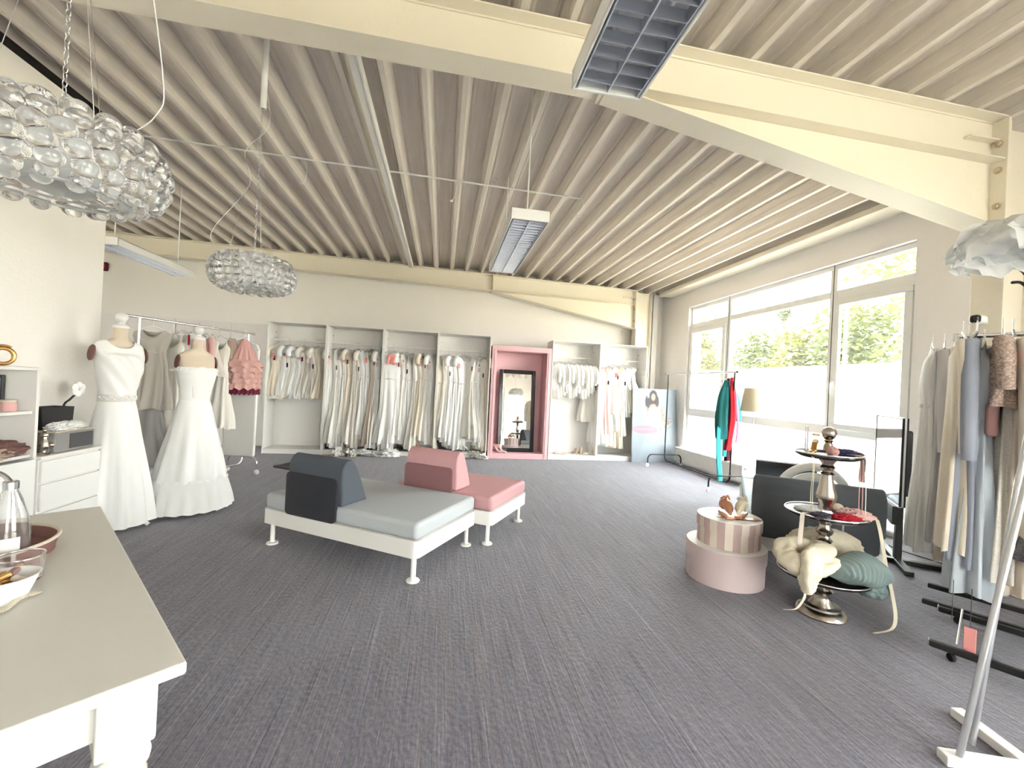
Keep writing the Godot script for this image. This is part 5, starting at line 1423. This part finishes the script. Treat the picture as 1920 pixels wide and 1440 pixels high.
	heap("white_trimming", "white lace trimming behind the dark one on the middle tray", "trimming", s + Vector3(-0.09, 0.685, -0.05), Vector3(0.07, 0.02, 0.06), M.satin_white, 10.0, 0.45, 44)
	var pm := part("pompom", MB.new().ball(Vector3.ZERO, Vector3(0.036, 0.035, 0.036), 18, 12), M.wool_cream)
	pm.position = s + Vector3(0.095, 0.705, 0.0)
	tag(pm, "cream pompom beside the stem on the middle tray", "pompom")
	# top tray
	heap("navy_scarf", "navy and taupe scarf lying on the top tray", "scarf", s + Vector3(0.10, 1.082, 0.02), Vector3(0.085, 0.026, 0.05), M.navy_cloth, 4.0, 0.3, 51, -0.2)
	o = thing("scarf_end", "thin mauve scarf end hanging over the right of the top tray", "scarf", s + Vector3(0.185, 1.07, 0.06))
	part("band", MB.new().band(curve([Vector3(-0.09, 0.022, -0.03), Vector3(-0.01, 0.024, 0.0), Vector3(0.012, -0.02, 0.01), Vector3(0.006, -0.12, 0.01), Vector3(0.010, -0.17, 0.01)], 5), Vector3(0.004, 0, 0.016), 0.006), M.fur_taupe, o)
	var rs := heap("fabric_rose", "dusty pink fabric rose at the foot of the finial", "rose", s + Vector3(-0.02, 1.095, 0.05), Vector3(0.032, 0.030, 0.03), M.rose, 9.0, 0.4, 52)
	rs.rotation.y = 0.3
	o = thing("sandal", "gold high-heeled sandal standing on the left of the top tray", "sandal", s + Vector3(-0.105, 1.075, -0.01), deg_to_rad(215))
	pump(o, M.gold, M.cream_cloth, Transform3D(Basis.from_scale(Vector3.ONE * 0.62), Vector3.ZERO), 0.09)
	part("ankle_strap", MB.new().tube(arc(Vector3(-0.056, 0.12, 0), Vector3(0.022, 0.006, 0), Vector3(0, 0, 0.02), 0, 360, 16), 0.004, 6), M.gold, o)
	o = thing("photo_frame", "small clear frame standing at the back left of the top tray", "frame", s + Vector3(-0.075, 1.076, -0.10), deg_to_rad(35))
	for k in 2:
		part("frame_side", MB.new().rbox(Vector3(-0.03 + 0.06 * k, 0.085, 0), Vector3(0.007, 0.17, 0.007), 0.002, 1), M.steel, o)
		part("frame_bar", MB.new().rbox(Vector3(0, 0.004 + 0.162 * k, 0), Vector3(0.066, 0.007, 0.007), 0.002, 1), M.steel, o)
	# ribbons and cords
	var rib := [
		["long cream ribbon trailing from the middle tray down to the floor", [Vector3(0.06, 0.70, 0.16), Vector3(0.17, 0.695, 0.18), Vector3(0.225, 0.64, 0.17), Vector3(0.25, 0.42, 0.20), Vector3(0.30, 0.22, 0.21), Vector3(0.32, 0.08, 0.22), Vector3(0.28, 0.012, 0.23), Vector3(0.13, 0.006, 0.25)], 0.010, M.wool_cream],
		["cream satin ribbon hanging from the left rim of the middle tray", [Vector3(-0.17, 0.69, 0.06), Vector3(-0.228, 0.69, 0.06), Vector3(-0.238, 0.62, 0.06), Vector3(-0.245, 0.50, 0.06), Vector3(-0.24, 0.45, 0.06)], 0.013, M.champagne],
		["cream ribbon end dangling from the bunched cream throw", [Vector3(-0.27, 0.30, 0.14), Vector3(-0.275, 0.22, 0.15), Vector3(-0.29, 0.17, 0.15), Vector3(-0.34, 0.12, 0.15), Vector3(-0.42, 0.12, 0.15)], 0.007, M.wool_cream]]
	for q in rib:
		o = thing("ribbon", q[0], "ribbon", s + q[1][0])
		part("band", MB.new().band(curve(q[1].map(func(p: Vector3) -> Vector3: return p - q[1][0]), 6), Vector3(0.85, 0, 0.5) * q[2]), q[3], o)
	for k in 5:
		var x: float = [-0.178, -0.165, 0.07, 0.095, 0.12][k]
		o = thing("cord", ["outer cream cord hanging from the left of the top tray", "inner cream cord hanging from the left of the top tray", "rose cord hanging from the top tray, nearest the stem", "rose cord hanging from the top tray, second from the stem", "pale cord hanging from the top tray, farthest from the stem"][k], "cord", s + Vector3(x, 1.078, 0.07 if k > 1 else 0.0))
		var zz := 0.095 if k > 1 else 0.06
		part("strand", MB.new().tube(curve([Vector3(0, 0.0, -0.05), Vector3(0, 0.0, zz - 0.02), Vector3(-0.004 * k, -0.08, zz + 0.005), Vector3(-0.008, -0.22, zz + 0.006), Vector3(-0.01, -0.36, zz + 0.01)], 4), 0.0024, 6), [M.wool_cream, M.wool_cream, M.rose, M.rose, M.satin_white][k], o)

func coil_throw(label: String, at: Vector3, k: float, sd: int) -> void:
	# one thick knitted length looped over itself
	var f := FastNoiseLite.new()
	f.seed = sd; f.frequency = 4.0
	var pts := [Vector3(-0.02, -0.04, -0.05), Vector3(0.10, -0.02, 0.00), Vector3(0.12, 0.03, 0.06), Vector3(0.02, 0.04, 0.11), Vector3(-0.10, 0.02, 0.08), Vector3(-0.13, 0.05, -0.02), Vector3(-0.06, 0.10, -0.07), Vector3(0.06, 0.10, -0.03), Vector3(0.07, 0.115, 0.04), Vector3(-0.02, 0.10, 0.07), Vector3(-0.09, 0.05, 0.12), Vector3(-0.13, -0.03, 0.14), Vector3(-0.12, -0.09, 0.14)]
	var path := curve(pts, 8)
	var rows := []
	var up := Vector3.UP
	for j in path.size():
		var u := float(j) / (path.size() - 1)
		var d: Vector3 = (path[mini(j + 1, path.size() - 1)] - path[maxi(j - 1, 0)]).normalized()
		up = (up - d * up.dot(d)).normalized()
		var side := d.cross(up)
		var r := 0.066 * k * pow(sin(PI * (0.05 + 0.9 * u)), 0.3)
		var ring := PackedVector3Array()
		for i in 32:
			var a := TAU * i / 32
			var q := up * cos(a) + side * sin(a)
			var w := 1.0 + 0.16 * sin(a * 3.0 + u * 9.0) + 0.05 * sin(u * 160.0) + 0.5 * f.get_noise_3dv(path[j] + q * 0.1)
			ring.append(path[j] + q * r * w)
		rows.append(ring)
	var o := part("knitted_throw", MB.new().grid(rows, true, true), M.wool_cream)
	o.position = at
	tag(o, label, "throw")

func green_throw(at: Vector3) -> void:
	# knitted roll with rib rows
	var rows := []
	var R := 90
	for j in R + 1:
		var u := float(j) / R
		var p := Vector3(lerpf(-0.17, 0.21, u), 0.02 + 0.045 * sin(u * PI) - 0.03 * u, lerpf(0.06, -0.04, u) + 0.05 * sin(u * PI))
		var r := 0.095 * pow(sin(PI * (0.03 + 0.94 * u)), 0.42)
		r *= 1.0 + 0.045 * sin(u * 95.0)
		var ring := PackedVector3Array()
		for k in 36:
			var a := TAU * k / 36
			var f := 1.0 + 0.10 * sin(a * 2 + u * 5.0) + 0.05 * sin(a * 5 - u * 9.0)
			ring.append(p + Vector3(0.035 * sin(a), cos(a) * r * f * 0.95, sin(a) * r * f * 1.15))
		rows.append(ring)
	var o := part("knitted_throw", MB.new().grid(rows, true, true), M.wool_green)
	o.position = at; o.rotation.y = -0.15
	tag(o, "ribbed grey-green knitted throw on the front of the lowest tray", "throw")

# ---------------------------------------------------------------- left side: shelves, drawers, table
func left_side() -> void:
	var o := thing("shelf_unit", "white open shelf unit with closed base against the left wall", "shelf", Vector3(-2.97, 0, -2.71))
	var z1 := -0.73; var z0 := 0.73
	for z in [z1 + 0.012, z0 - 0.012]:
		part("side_panel", MB.new().rbox(Vector3(0, 0.695, z), Vector3(0.42, 1.39, 0.024), 0.003, 1), M.white_matt, o)
	for y in [1.378, 1.078, 0.778, 0.04]:
		part("shelf_board" if y < 1.3 else "top_board", MB.new().rbox(Vector3(0.0 if y > 1.3 else -0.008, y, 0), Vector3(0.42 if y > 1.3 else 0.40, 0.022, z0 - z1 - 0.048), 0.003, 1), M.white_matt, o)
	part("back_panel", MB.new().box(Vector3(-0.203, 0.695, 0), Vector3(0.008, 1.37, 1.43)), M.white_matt, o)
	for k in 2:
		part("door", MB.new().rbox(Vector3(0.212, 0.40, -0.36 + 0.72 * k), Vector3(0.018, 0.71, 0.70), 0.004, 1), M.white, o)
	o = thing("drawer_chest", "white chest of three drawers right of the shelf unit, behind belted gown", "drawers", Vector3(-2.96, 0, -3.72))
	part("carcass", MB.new().rbox(Vector3(0, 0.37, 0), Vector3(0.40, 0.74, 0.53), 0.004, 1), M.white_matt, o)
	part("top_board", MB.new().rbox(Vector3(0.005, 0.752, 0), Vector3(0.43, 0.024, 0.54), 0.004, 1), M.white_matt, o)
	for k in 3:
		part("drawer_front", MB.new().rbox(Vector3(0.209, [0.652, 0.468, 0.262][k], 0), Vector3(0.018, [0.152, 0.188, 0.196][k], 0.515), 0.004, 1), M.white, o)
	# on the shelves
	o = thing("ring_ornament", "gold ring-shaped ornament on top of the white shelf unit", "ornament", Vector3(-2.92, 1.39, -3.36), deg_to_rad(60))
	part("ring", MB.new().tube(arc(Vector3(0, 0.066, 0), Vector3(0.052, 0, 0), Vector3(0, 0.052, 0), 0, 360, 32), 0.013, 12, false), M.gold, o)
	part("crown_beads", MB.new().tube(arc(Vector3(0, 0.075, 0), Vector3(0.062, 0, 0), Vector3(0, 0.062, 0), 55, 125, 10), 0.007, 8), M.gold, o)
	o = thing("picture_frame", "dark upright picture frame at the left edge of the upper shelf", "frame", Vector3(-2.93, 1.089, -3.26), deg_to_rad(70))
	for k in 2:
		part("frame_side", MB.new().rbox(Vector3(-0.09 + 0.18 * k, 0.12, 0), Vector3(0.022, 0.24, 0.016), 0.004, 1), M.black, o)
		part("frame_bar", MB.new().rbox(Vector3(0, 0.011 + 0.218 * k, 0), Vector3(0.16, 0.022, 0.016), 0.004, 1), M.black, o)
	part("backing", MB.new().box(Vector3(0, 0.12, -0.003), Vector3(0.165, 0.2, 0.004)), M.slate_cloth, o)
	o = thing("candle_jar", "pink candle jar with pale lid on the upper shelf", "candle", Vector3(-2.85, 1.089, -3.33))
	part("jar", MB.new().lathe([Vector2(0, 0), Vector2(0.036, 0), Vector2(0.04, 0.008), Vector2(0.04, 0.052), Vector2(0.034, 0.06), Vector2(0, 0.06)], 24), M.rose, o)
	part("lid", MB.new().lathe([Vector2(0, 0.06), Vector2(0.036, 0.06), Vector2(0.037, 0.074), Vector2(0.034, 0.077), Vector2(0, 0.077)], 24), M.champagne, o)
	heap("fur_stole", "folded brown and beige stole on the lower shelf", "stole", Vector3(-2.90, 0.835, -3.20), Vector3(0.15, 0.058, 0.26), M.brown_cloth, 5.0, 0.3, 61)
	heap("satin_stole", "beige satin stole folded in front of the brown one on the lower shelf", "stole", Vector3(-2.83, 0.822, -3.05), Vector3(0.12, 0.045, 0.24), M.tan_cloth, 5.0, 0.35, 62)
	# on the drawers
	var y := 0.765
	o = thing("candlestick", "silver bottle-shaped candlestick at the front corner of the drawer chest", "candlestick", Vector3(-2.79, y, -3.53))
	part("body", MB.new().lathe([Vector2(0, 0), Vector2(0.034, 0), Vector2(0.036, 0.012), Vector2(0.026, 0.02), Vector2(0.024, 0.05), Vector2(0.030, 0.06), Vector2(0.026, 0.075), Vector2(0.022, 0.10), Vector2(0.014, 0.115), Vector2(0.014, 0.13), Vector2(0.022, 0.138), Vector2(0.022, 0.15), Vector2(0.016, 0.16), Vector2(0.0, 0.162)], 24), M.silver, o)
	part("knob", MB.new().ball(Vector3(0, 0.174, 0), Vector3(0.014, 0.014, 0.014), 12, 8), M.silver, o)
	var sp := part("silver_ball", MB.new().ball(Vector3.ZERO, Vector3(0.026, 0.026, 0.026), 16, 10), M.silver)
	sp.position = Vector3(-2.80, y + 0.06, -3.595)
	tag(sp, "small dark silver ball ornament right of the candlestick", "ornament")
	o = thing("radio", "grey and black tabletop radio on the drawer chest", "radio", Vector3(-2.88, y, -3.77))
	part("case", MB.new().rbox(Vector3(0, 0.075, 0), Vector3(0.22, 0.15, 0.36), 0.012, 3), M.grey_cloth, o)
	part("speaker_grille", MB.new().rbox(Vector3(0.108, 0.075, -0.05), Vector3(0.01, 0.115, 0.22), 0.004, 1), M.seal, o)
	part("top_plate", MB.new().rbox(Vector3(0, 0.152, 0), Vector3(0.225, 0.008, 0.365), 0.003, 1), M.champagne, o)
	o = thing("dark_basket", "black woven basket standing on the radio", "basket", Vector3(-2.98, y + 0.156, -3.79))
	part("body", MB.new().prism([Vector2(-0.12, 0), Vector2(0.13, 0), Vector2(0.15, 0.165), Vector2(0.142, 0.165), Vector2(0.124, 0.01), Vector2(-0.114, 0.01), Vector2(-0.125, 0.165), Vector2(-0.133, 0.165)], -0.07, 0.07, Transform3D(Basis(Vector3(0, 0, 1), Vector3(0, 1, 0), Vector3(-1, 0, 0)), Vector3.ZERO)), M.black, o)
	for k in 2: part("side", MB.new().prism([Vector2(-0.12, 0), Vector2(0.13, 0), Vector2(0.15, 0.165), Vector2(-0.133, 0.165)], -0.004, 0.004, Transform3D(Basis(Vector3(0, 0, 1), Vector3(0, 1, 0), Vector3(-1, 0, 0)), Vector3(-0.07 + 0.14 * k, 0, 0))), M.black_weave, o)
	heap("white_tissue", "crumpled white tissue lying on the radio in front of the basket", "tissue", Vector3(-2.84, y + 0.178, -3.76), Vector3(0.06, 0.035, 0.13), M.satin_white, 6.0, 0.4, 71)
	o = thing("orchid", "white blossom on a dark stem rising behind the drawer chest", "flower", Vector3(-3.02, y + 0.30, -3.97))
	part("stem", MB.new().tube(curve([Vector3(0, -0.28, 0.02), Vector3(0, 0.0, 0.0), Vector3(0.01, 0.07, -0.05), Vector3(0.02, 0.13, -0.11)], 5), 0.008, 8), M.black, o)
	for k in 6:
		var a := TAU * k / 6
		part("petal", MB.new().ball(Vector3(0.02, 0.15, -0.10) + Vector3(0.01, cos(a) * 0.035, sin(a) * 0.04), Vector3(0.012, 0.03, 0.03), 10, 7), M.satin_white, o)
	# red fitting high on the back wall
	o = thing("alarm_sounder", "small dark red fitting high on the wall beyond the left partition", "alarm", Vector3(-6.27, 3.24, ZB + 0.02))
	part("housing", MB.new().rbox(Vector3(0, 0, 0.03), Vector3(0.16, 0.16, 0.06), 0.02, 2), M.wine, o)
	part("dome", MB.new().ball(Vector3(0, 0, 0.07), Vector3(0.06, 0.06, 0.03), 14, 8), M.red, o)

func table() -> void:
	var C := Vector3(-0.553, 0, -1.091)
	var r1 := Vector3(-0.643, 0, -0.766)      # along the right edge, away from us
	var q := Basis(-r1, Vector3.UP, (-r1).cross(Vector3.UP))   # x towards us along the edge
	var o := thing("work_table", "large white table with turned legs at lower left", "table", C)
	o.basis = q
	# in table axes: x from -1.62 (far) to 0 (near), z from 0 (right edge) to -0.9
	var zs := -1.0 if q.z.x > 0 else 1.0
	var D := 0.92
	part("table_top", MB.new().rbox(Vector3(-0.81, 0.735, zs * D / 2), Vector3(1.62, 0.03, D), 0.006, 2), M.table_white, o)
	for s in [[-0.81, zs * 0.075, 1.36, 0.022], [-0.81, zs * (D - 0.075), 1.36, 0.022]]:
		part("apron", MB.new().rbox(Vector3(s[0], 0.665, s[1]), Vector3(s[2], 0.11, s[3]), 0.003, 1), M.table_white, o)
	for x in [-0.075, -1.545]:
		part("apron", MB.new().rbox(Vector3(x, 0.665, zs * D / 2), Vector3(0.022, 0.11, D - 0.24), 0.003, 1), M.table_white, o)
	for x in [-0.095, -1.525]:
		for z in [0.095, D - 0.095]:
			var lg := part("leg", MB.new().rbox(Vector3(x, 0.645, zs * z), Vector3(0.105, 0.15, 0.105), 0.006, 2), M.table_white, o)
			part("turned_leg", MB.new().lathe([Vector2(0.0, 0.0), Vector2(0.026, 0.0), Vector2(0.030, 0.03), Vector2(0.044, 0.10), Vector2(0.050, 0.30), Vector2(0.050, 0.44), Vector2(0.048, 0.485), Vector2(0.040, 0.495), Vector2(0.040, 0.503), Vector2(0.052, 0.515), Vector2(0.054, 0.528), Vector2(0.050, 0.542), Vector2(0.040, 0.55), Vector2(0.042, 0.556), Vector2(0.051, 0.562), Vector2(0.051, 0.572), Vector2(0.0, 0.574)], 28, Transform3D(Basis.IDENTITY, Vector3(x, 0, zs * z))), M.table_white, lg)
	var y := 0.75
	o = thing("round_tray", "round brown tray with glass-like rim on the white table", "tray", Vector3(-1.545, y, -1.70))
	part("tray_floor", MB.new().lathe([Vector2(0, 0), Vector2(0.20, 0), Vector2(0.20, 0.010), Vector2(0, 0.010)], 48), M.brown_cloth, o)
	part("tray_wall", MB.new().lathe([Vector2(0.198, 0.0), Vector2(0.210, 0.052), Vector2(0.206, 0.052), Vector2(0.194, 0.006)], 48), M.brown_cloth, o)
	part("tray_rim", MB.new().tube(arc(Vector3(0, 0.052, 0), Vector3(0.209, 0, 0), Vector3(0, 0, 0.209), 0, 360, 56), 0.006, 8, false), M.champagne, o)
	for k in 2:
		o = thing("glass_bottle", ["clear glass bottle with silver cap and white label, standing in the tray", "second clear glass bottle, cut by the left edge of the picture"][k], "bottle", Vector3(-1.405, y + 0.012, -1.665) + [Vector3.ZERO, Vector3(-0.09, 0, 0.03)][k])
		part("glass", MB.new().lathe([Vector2(0, 0), Vector2(0.046, 0), Vector2(0.052, 0.006), Vector2(0.052, 0.10), Vector2(0.048, 0.115), Vector2(0.044, 0.145), Vector2(0.030, 0.20), Vector2(0.018, 0.235), Vector2(0.016, 0.25), Vector2(0.013, 0.25), Vector2(0.015, 0.23), Vector2(0.041, 0.145), Vector2(0.048, 0.10), Vector2(0.048, 0.012), Vector2(0, 0.010)], 32), M.crystal, o)
		part("cap", MB.new().lathe([Vector2(0, 0.238), Vector2(0.019, 0.238), Vector2(0.0195, 0.262), Vector2(0.017, 0.265), Vector2(0, 0.265)], 20), M.steel, o)
		if k == 0:
			var rows := []
			for j in 7:
				var a := deg_to_rad(20.0 + 15.0 * j)
				rows.append(PackedVector3Array([Vector3(cos(a) * 0.0528, 0.02, sin(a) * 0.0528), Vector3(cos(a) * 0.0528, 0.085, sin(a) * 0.0528)]))
			part("paper_label", MB.new().grid(rows, false), M.white_matt, o)
			part("wire_bail", MB.new().tube(curve([Vector3(0.0, 0.26, 0.0), Vector3(-0.025, 0.285, 0.0), Vector3(-0.06, 0.30, 0.01), Vector3(-0.10, 0.30, 0.02)], 5), 0.007, 8), M.steel, o)
	o = thing("glass_jar", "low glass jar of wrapped sweets between bowl and tray", "jar", Vector3(-1.262, y, -1.535))
	part("glass", MB.new().lathe([Vector2(0, 0), Vector2(0.048, 0), Vector2(0.052, 0.006), Vector2(0.055, 0.075), Vector2(0.051, 0.075), Vector2(0.048, 0.008), Vector2(0, 0.007)], 32), M.crystal, o)
	part("rim", MB.new().tube(arc(Vector3(0, 0.077, 0), Vector3(0.054, 0, 0), Vector3(0, 0, 0.054), 0, 360, 32), 0.003, 8, false), M.chrome, o)
	sweets("sweet in the glass jar, %s of its pile", Vector3(-1.262, y + 0.018, -1.535), 0.030, 8, 81, "sweets in the glass jar")
	o = thing("white_bowl", "white porcelain bowl of gold-wrapped sweets at the left table edge", "bowl", Vector3(-1.205, y, -1.405), deg_to_rad(40))
	part("bowl", MB.new().lathe([Vector2(0, 0), Vector2(0.050, 0), Vector2(0.070, 0.062), Vector2(0.074, 0.068), Vector2(0.069, 0.068), Vector2(0.047, 0.008), Vector2(0, 0.007)], 40, Transform3D.IDENTITY, 1.15), M.white, o)
	sweets("sweet in the white bowl, %s of its pile", Vector3(-1.205, y + 0.045, -1.405), 0.045, 12, 82, "sweets in the white bowl")
	o = thing("ribbon_roll", "slim cream and gold ribbon strip lying in front of the white bowl", "ribbon", Vector3(-1.145, y + 0.005, -1.385))
	part("band", MB.new().band(curve([Vector3(-0.03, 0.002, 0.09), Vector3(0.01, 0.002, 0.04), Vector3(0.0, 0.006, -0.01), Vector3(0.012, 0.002, -0.06)], 5), Vector3(0.009, 0, 0.004), 0.005), M.wool_cream, o)
	part("cord", MB.new().tube(curve([Vector3(-0.05, 0.004, 0.09), Vector3(-0.02, 0.004, 0.05), Vector3(-0.03, 0.004, 0.0)], 5), 0.003, 6), M.gold, o)

func sweets(label: String, c: Vector3, r: float, n: int, sd: int, g: String) -> void:
	rng.seed = sd
	for k in n:
		var a := k * 2.4
		var rr := r * sqrt((k % 7 + 0.3) / 7.0)
		var o := thing("sweet", "small gold and red wrapped %s" % (label % ORD[k]), "sweet", c + Vector3(cos(a) * rr, 0.018 * (k / 7), sin(a) * rr), rng.randf() * TAU, g)
		part("wrapper", MB.new().rbox(Vector3(0, 0.008, 0), Vector3(0.034, 0.015, 0.017), 0.005, 2, Basis(Vector3(0, 0, 1), rng.randf_range(-0.5, 0.5))), [M.gold, M.cream_cloth, M.mauve, M.gold][k % 4], o)

func right_front() -> void:
	# leaning chrome tube on white foot bars
	var b := Vector3(2.106, 0, -1.373)
	var o := thing("clothes_stand", "chrome tube stand with white foot bars at the lower right corner", "stand", b)
	part("foot_bar", MB.new().rbox(Vector3(0.20, 0.020, 0.055), Vector3(0.52, 0.040, 0.055), 0.005, 2, yaw(-18.0)), M.white_lacquer, o)
	part("foot_bar", MB.new().rbox(Vector3(0.285, 0.020, -0.06), Vector3(0.055, 0.040, 0.34), 0.005, 2, yaw(-11.0)), M.white_lacquer, o)
	part("tube", MB.new().tube([Vector3(0.0, 0.03, 0.0), Vector3(0.195, 1.068, 0.035), Vector3(0.30, 1.63, 0.055)], 0.0115, 14), M.steel, o)
	part("tube", MB.new().tube([Vector3(0.144, 0.03, -0.053), Vector3(0.26, 1.07, -0.02), Vector3(0.33, 1.63, 0.0)], 0.0115, 14), M.steel, o)
	# security camera on the column
	o = thing("security_camera", "small white camera with black face on the steel column", "camera", Vector3(4.055, 2.095, -2.60))
	part("mount", MB.new().tube([Vector3(0, -0.01, 0), Vector3(-0.04, 0.0, 0.0)], 0.012, 10), M.white, o)
	part("body", MB.new().rbox(Vector3(-0.062, 0.01, 0), Vector3(0.09, 0.062, 0.062), 0.026, 4), M.white, o)
	part("face", MB.new().rbox(Vector3(-0.105, 0.01, 0), Vector3(0.05, 0.060, 0.060), 0.02, 4), M.black_gloss, o)
	# twin hook at the right edge
	o = thing("wall_hook", "black twin-pronged hook sticking out at the right edge", "hook", Vector3(4.06, 2.24, -2.36))
	part("prong", MB.new().tube(curve([Vector3(0, 0.10, 0), Vector3(-0.10, 0.18, 0.0), Vector3(-0.19, 0.185, 0.0)], 4), 0.012, 8), M.black, o)
	part("prong", MB.new().tube(curve([Vector3(0, 0.03, 0), Vector3(-0.09, 0.085, 0.0), Vector3(-0.17, 0.08, 0.0)], 4), 0.010, 8), M.black, o)
	part("plate", MB.new().rbox(Vector3(0.0, 0.05, 0), Vector3(0.02, 0.22, 0.05), 0.006, 2), M.black, o)
	# switch on the back wall
	o = thing("wall_switch", "small pale box on the back wall above the right wardrobe", "switch", Vector3(3.92, 2.72, ZB + 0.002))
	part("plate", MB.new().rbox(Vector3(0, 0, 0.012), Vector3(0.06, 0.11, 0.024), 0.006, 2), M.white_matt, o)
	part("cable", MB.new().tube([Vector3(0.56, 0.0, 0.005), Vector3(0.56, -1.0, 0.005)], 0.006, 6), M.white, o)

func _ready() -> void:
	stage()
	materials()
	more_materials()
	room()
	outdoors()
	seating()
	wardrobes()
	niche()
	poster()
	dresses()
	rack_left()
	rack_right_far()
	rack_right_near()
	window_side()
	boxes_and_stand()
	left_side()
	table()
	ceiling_fittings()
	right_front()
	shoes()

func more_materials() -> void:
	M.black_weave = tri_tex(mat(Color(0.17, 0.17, 0.18), 0.7), null, noise_tex(0.3, 256, true, 8.0), Vector3.ONE * 4.0, 0.8)
	M.letter = mat(Color(0.66, 0.68, 0.70), 0.6)
	M.belt = mat(Color(0.86, 0.845, 0.82), 0.6)
	M.grey_pale = mat(Color(0.80, 0.79, 0.79), 0.9)
	M.box_pink = mat(Color(0.82, 0.745, 0.74), 0.75)
	M.box_stripe = mat(Color(0.77, 0.67, 0.65), 0.75)
	M.box_cream = mat(Color(0.88, 0.83, 0.78), 0.75)
	M.box_top = mat(Color(0.94, 0.94, 0.94), 0.5)
	M.tray_dark = mat(Color(0.12, 0.115, 0.115), 0.25, 0.15)
	M.screen = mat(Color(0.05, 0.05, 0.055), 0.04)
	M.screen.metallic_specular = 0.7
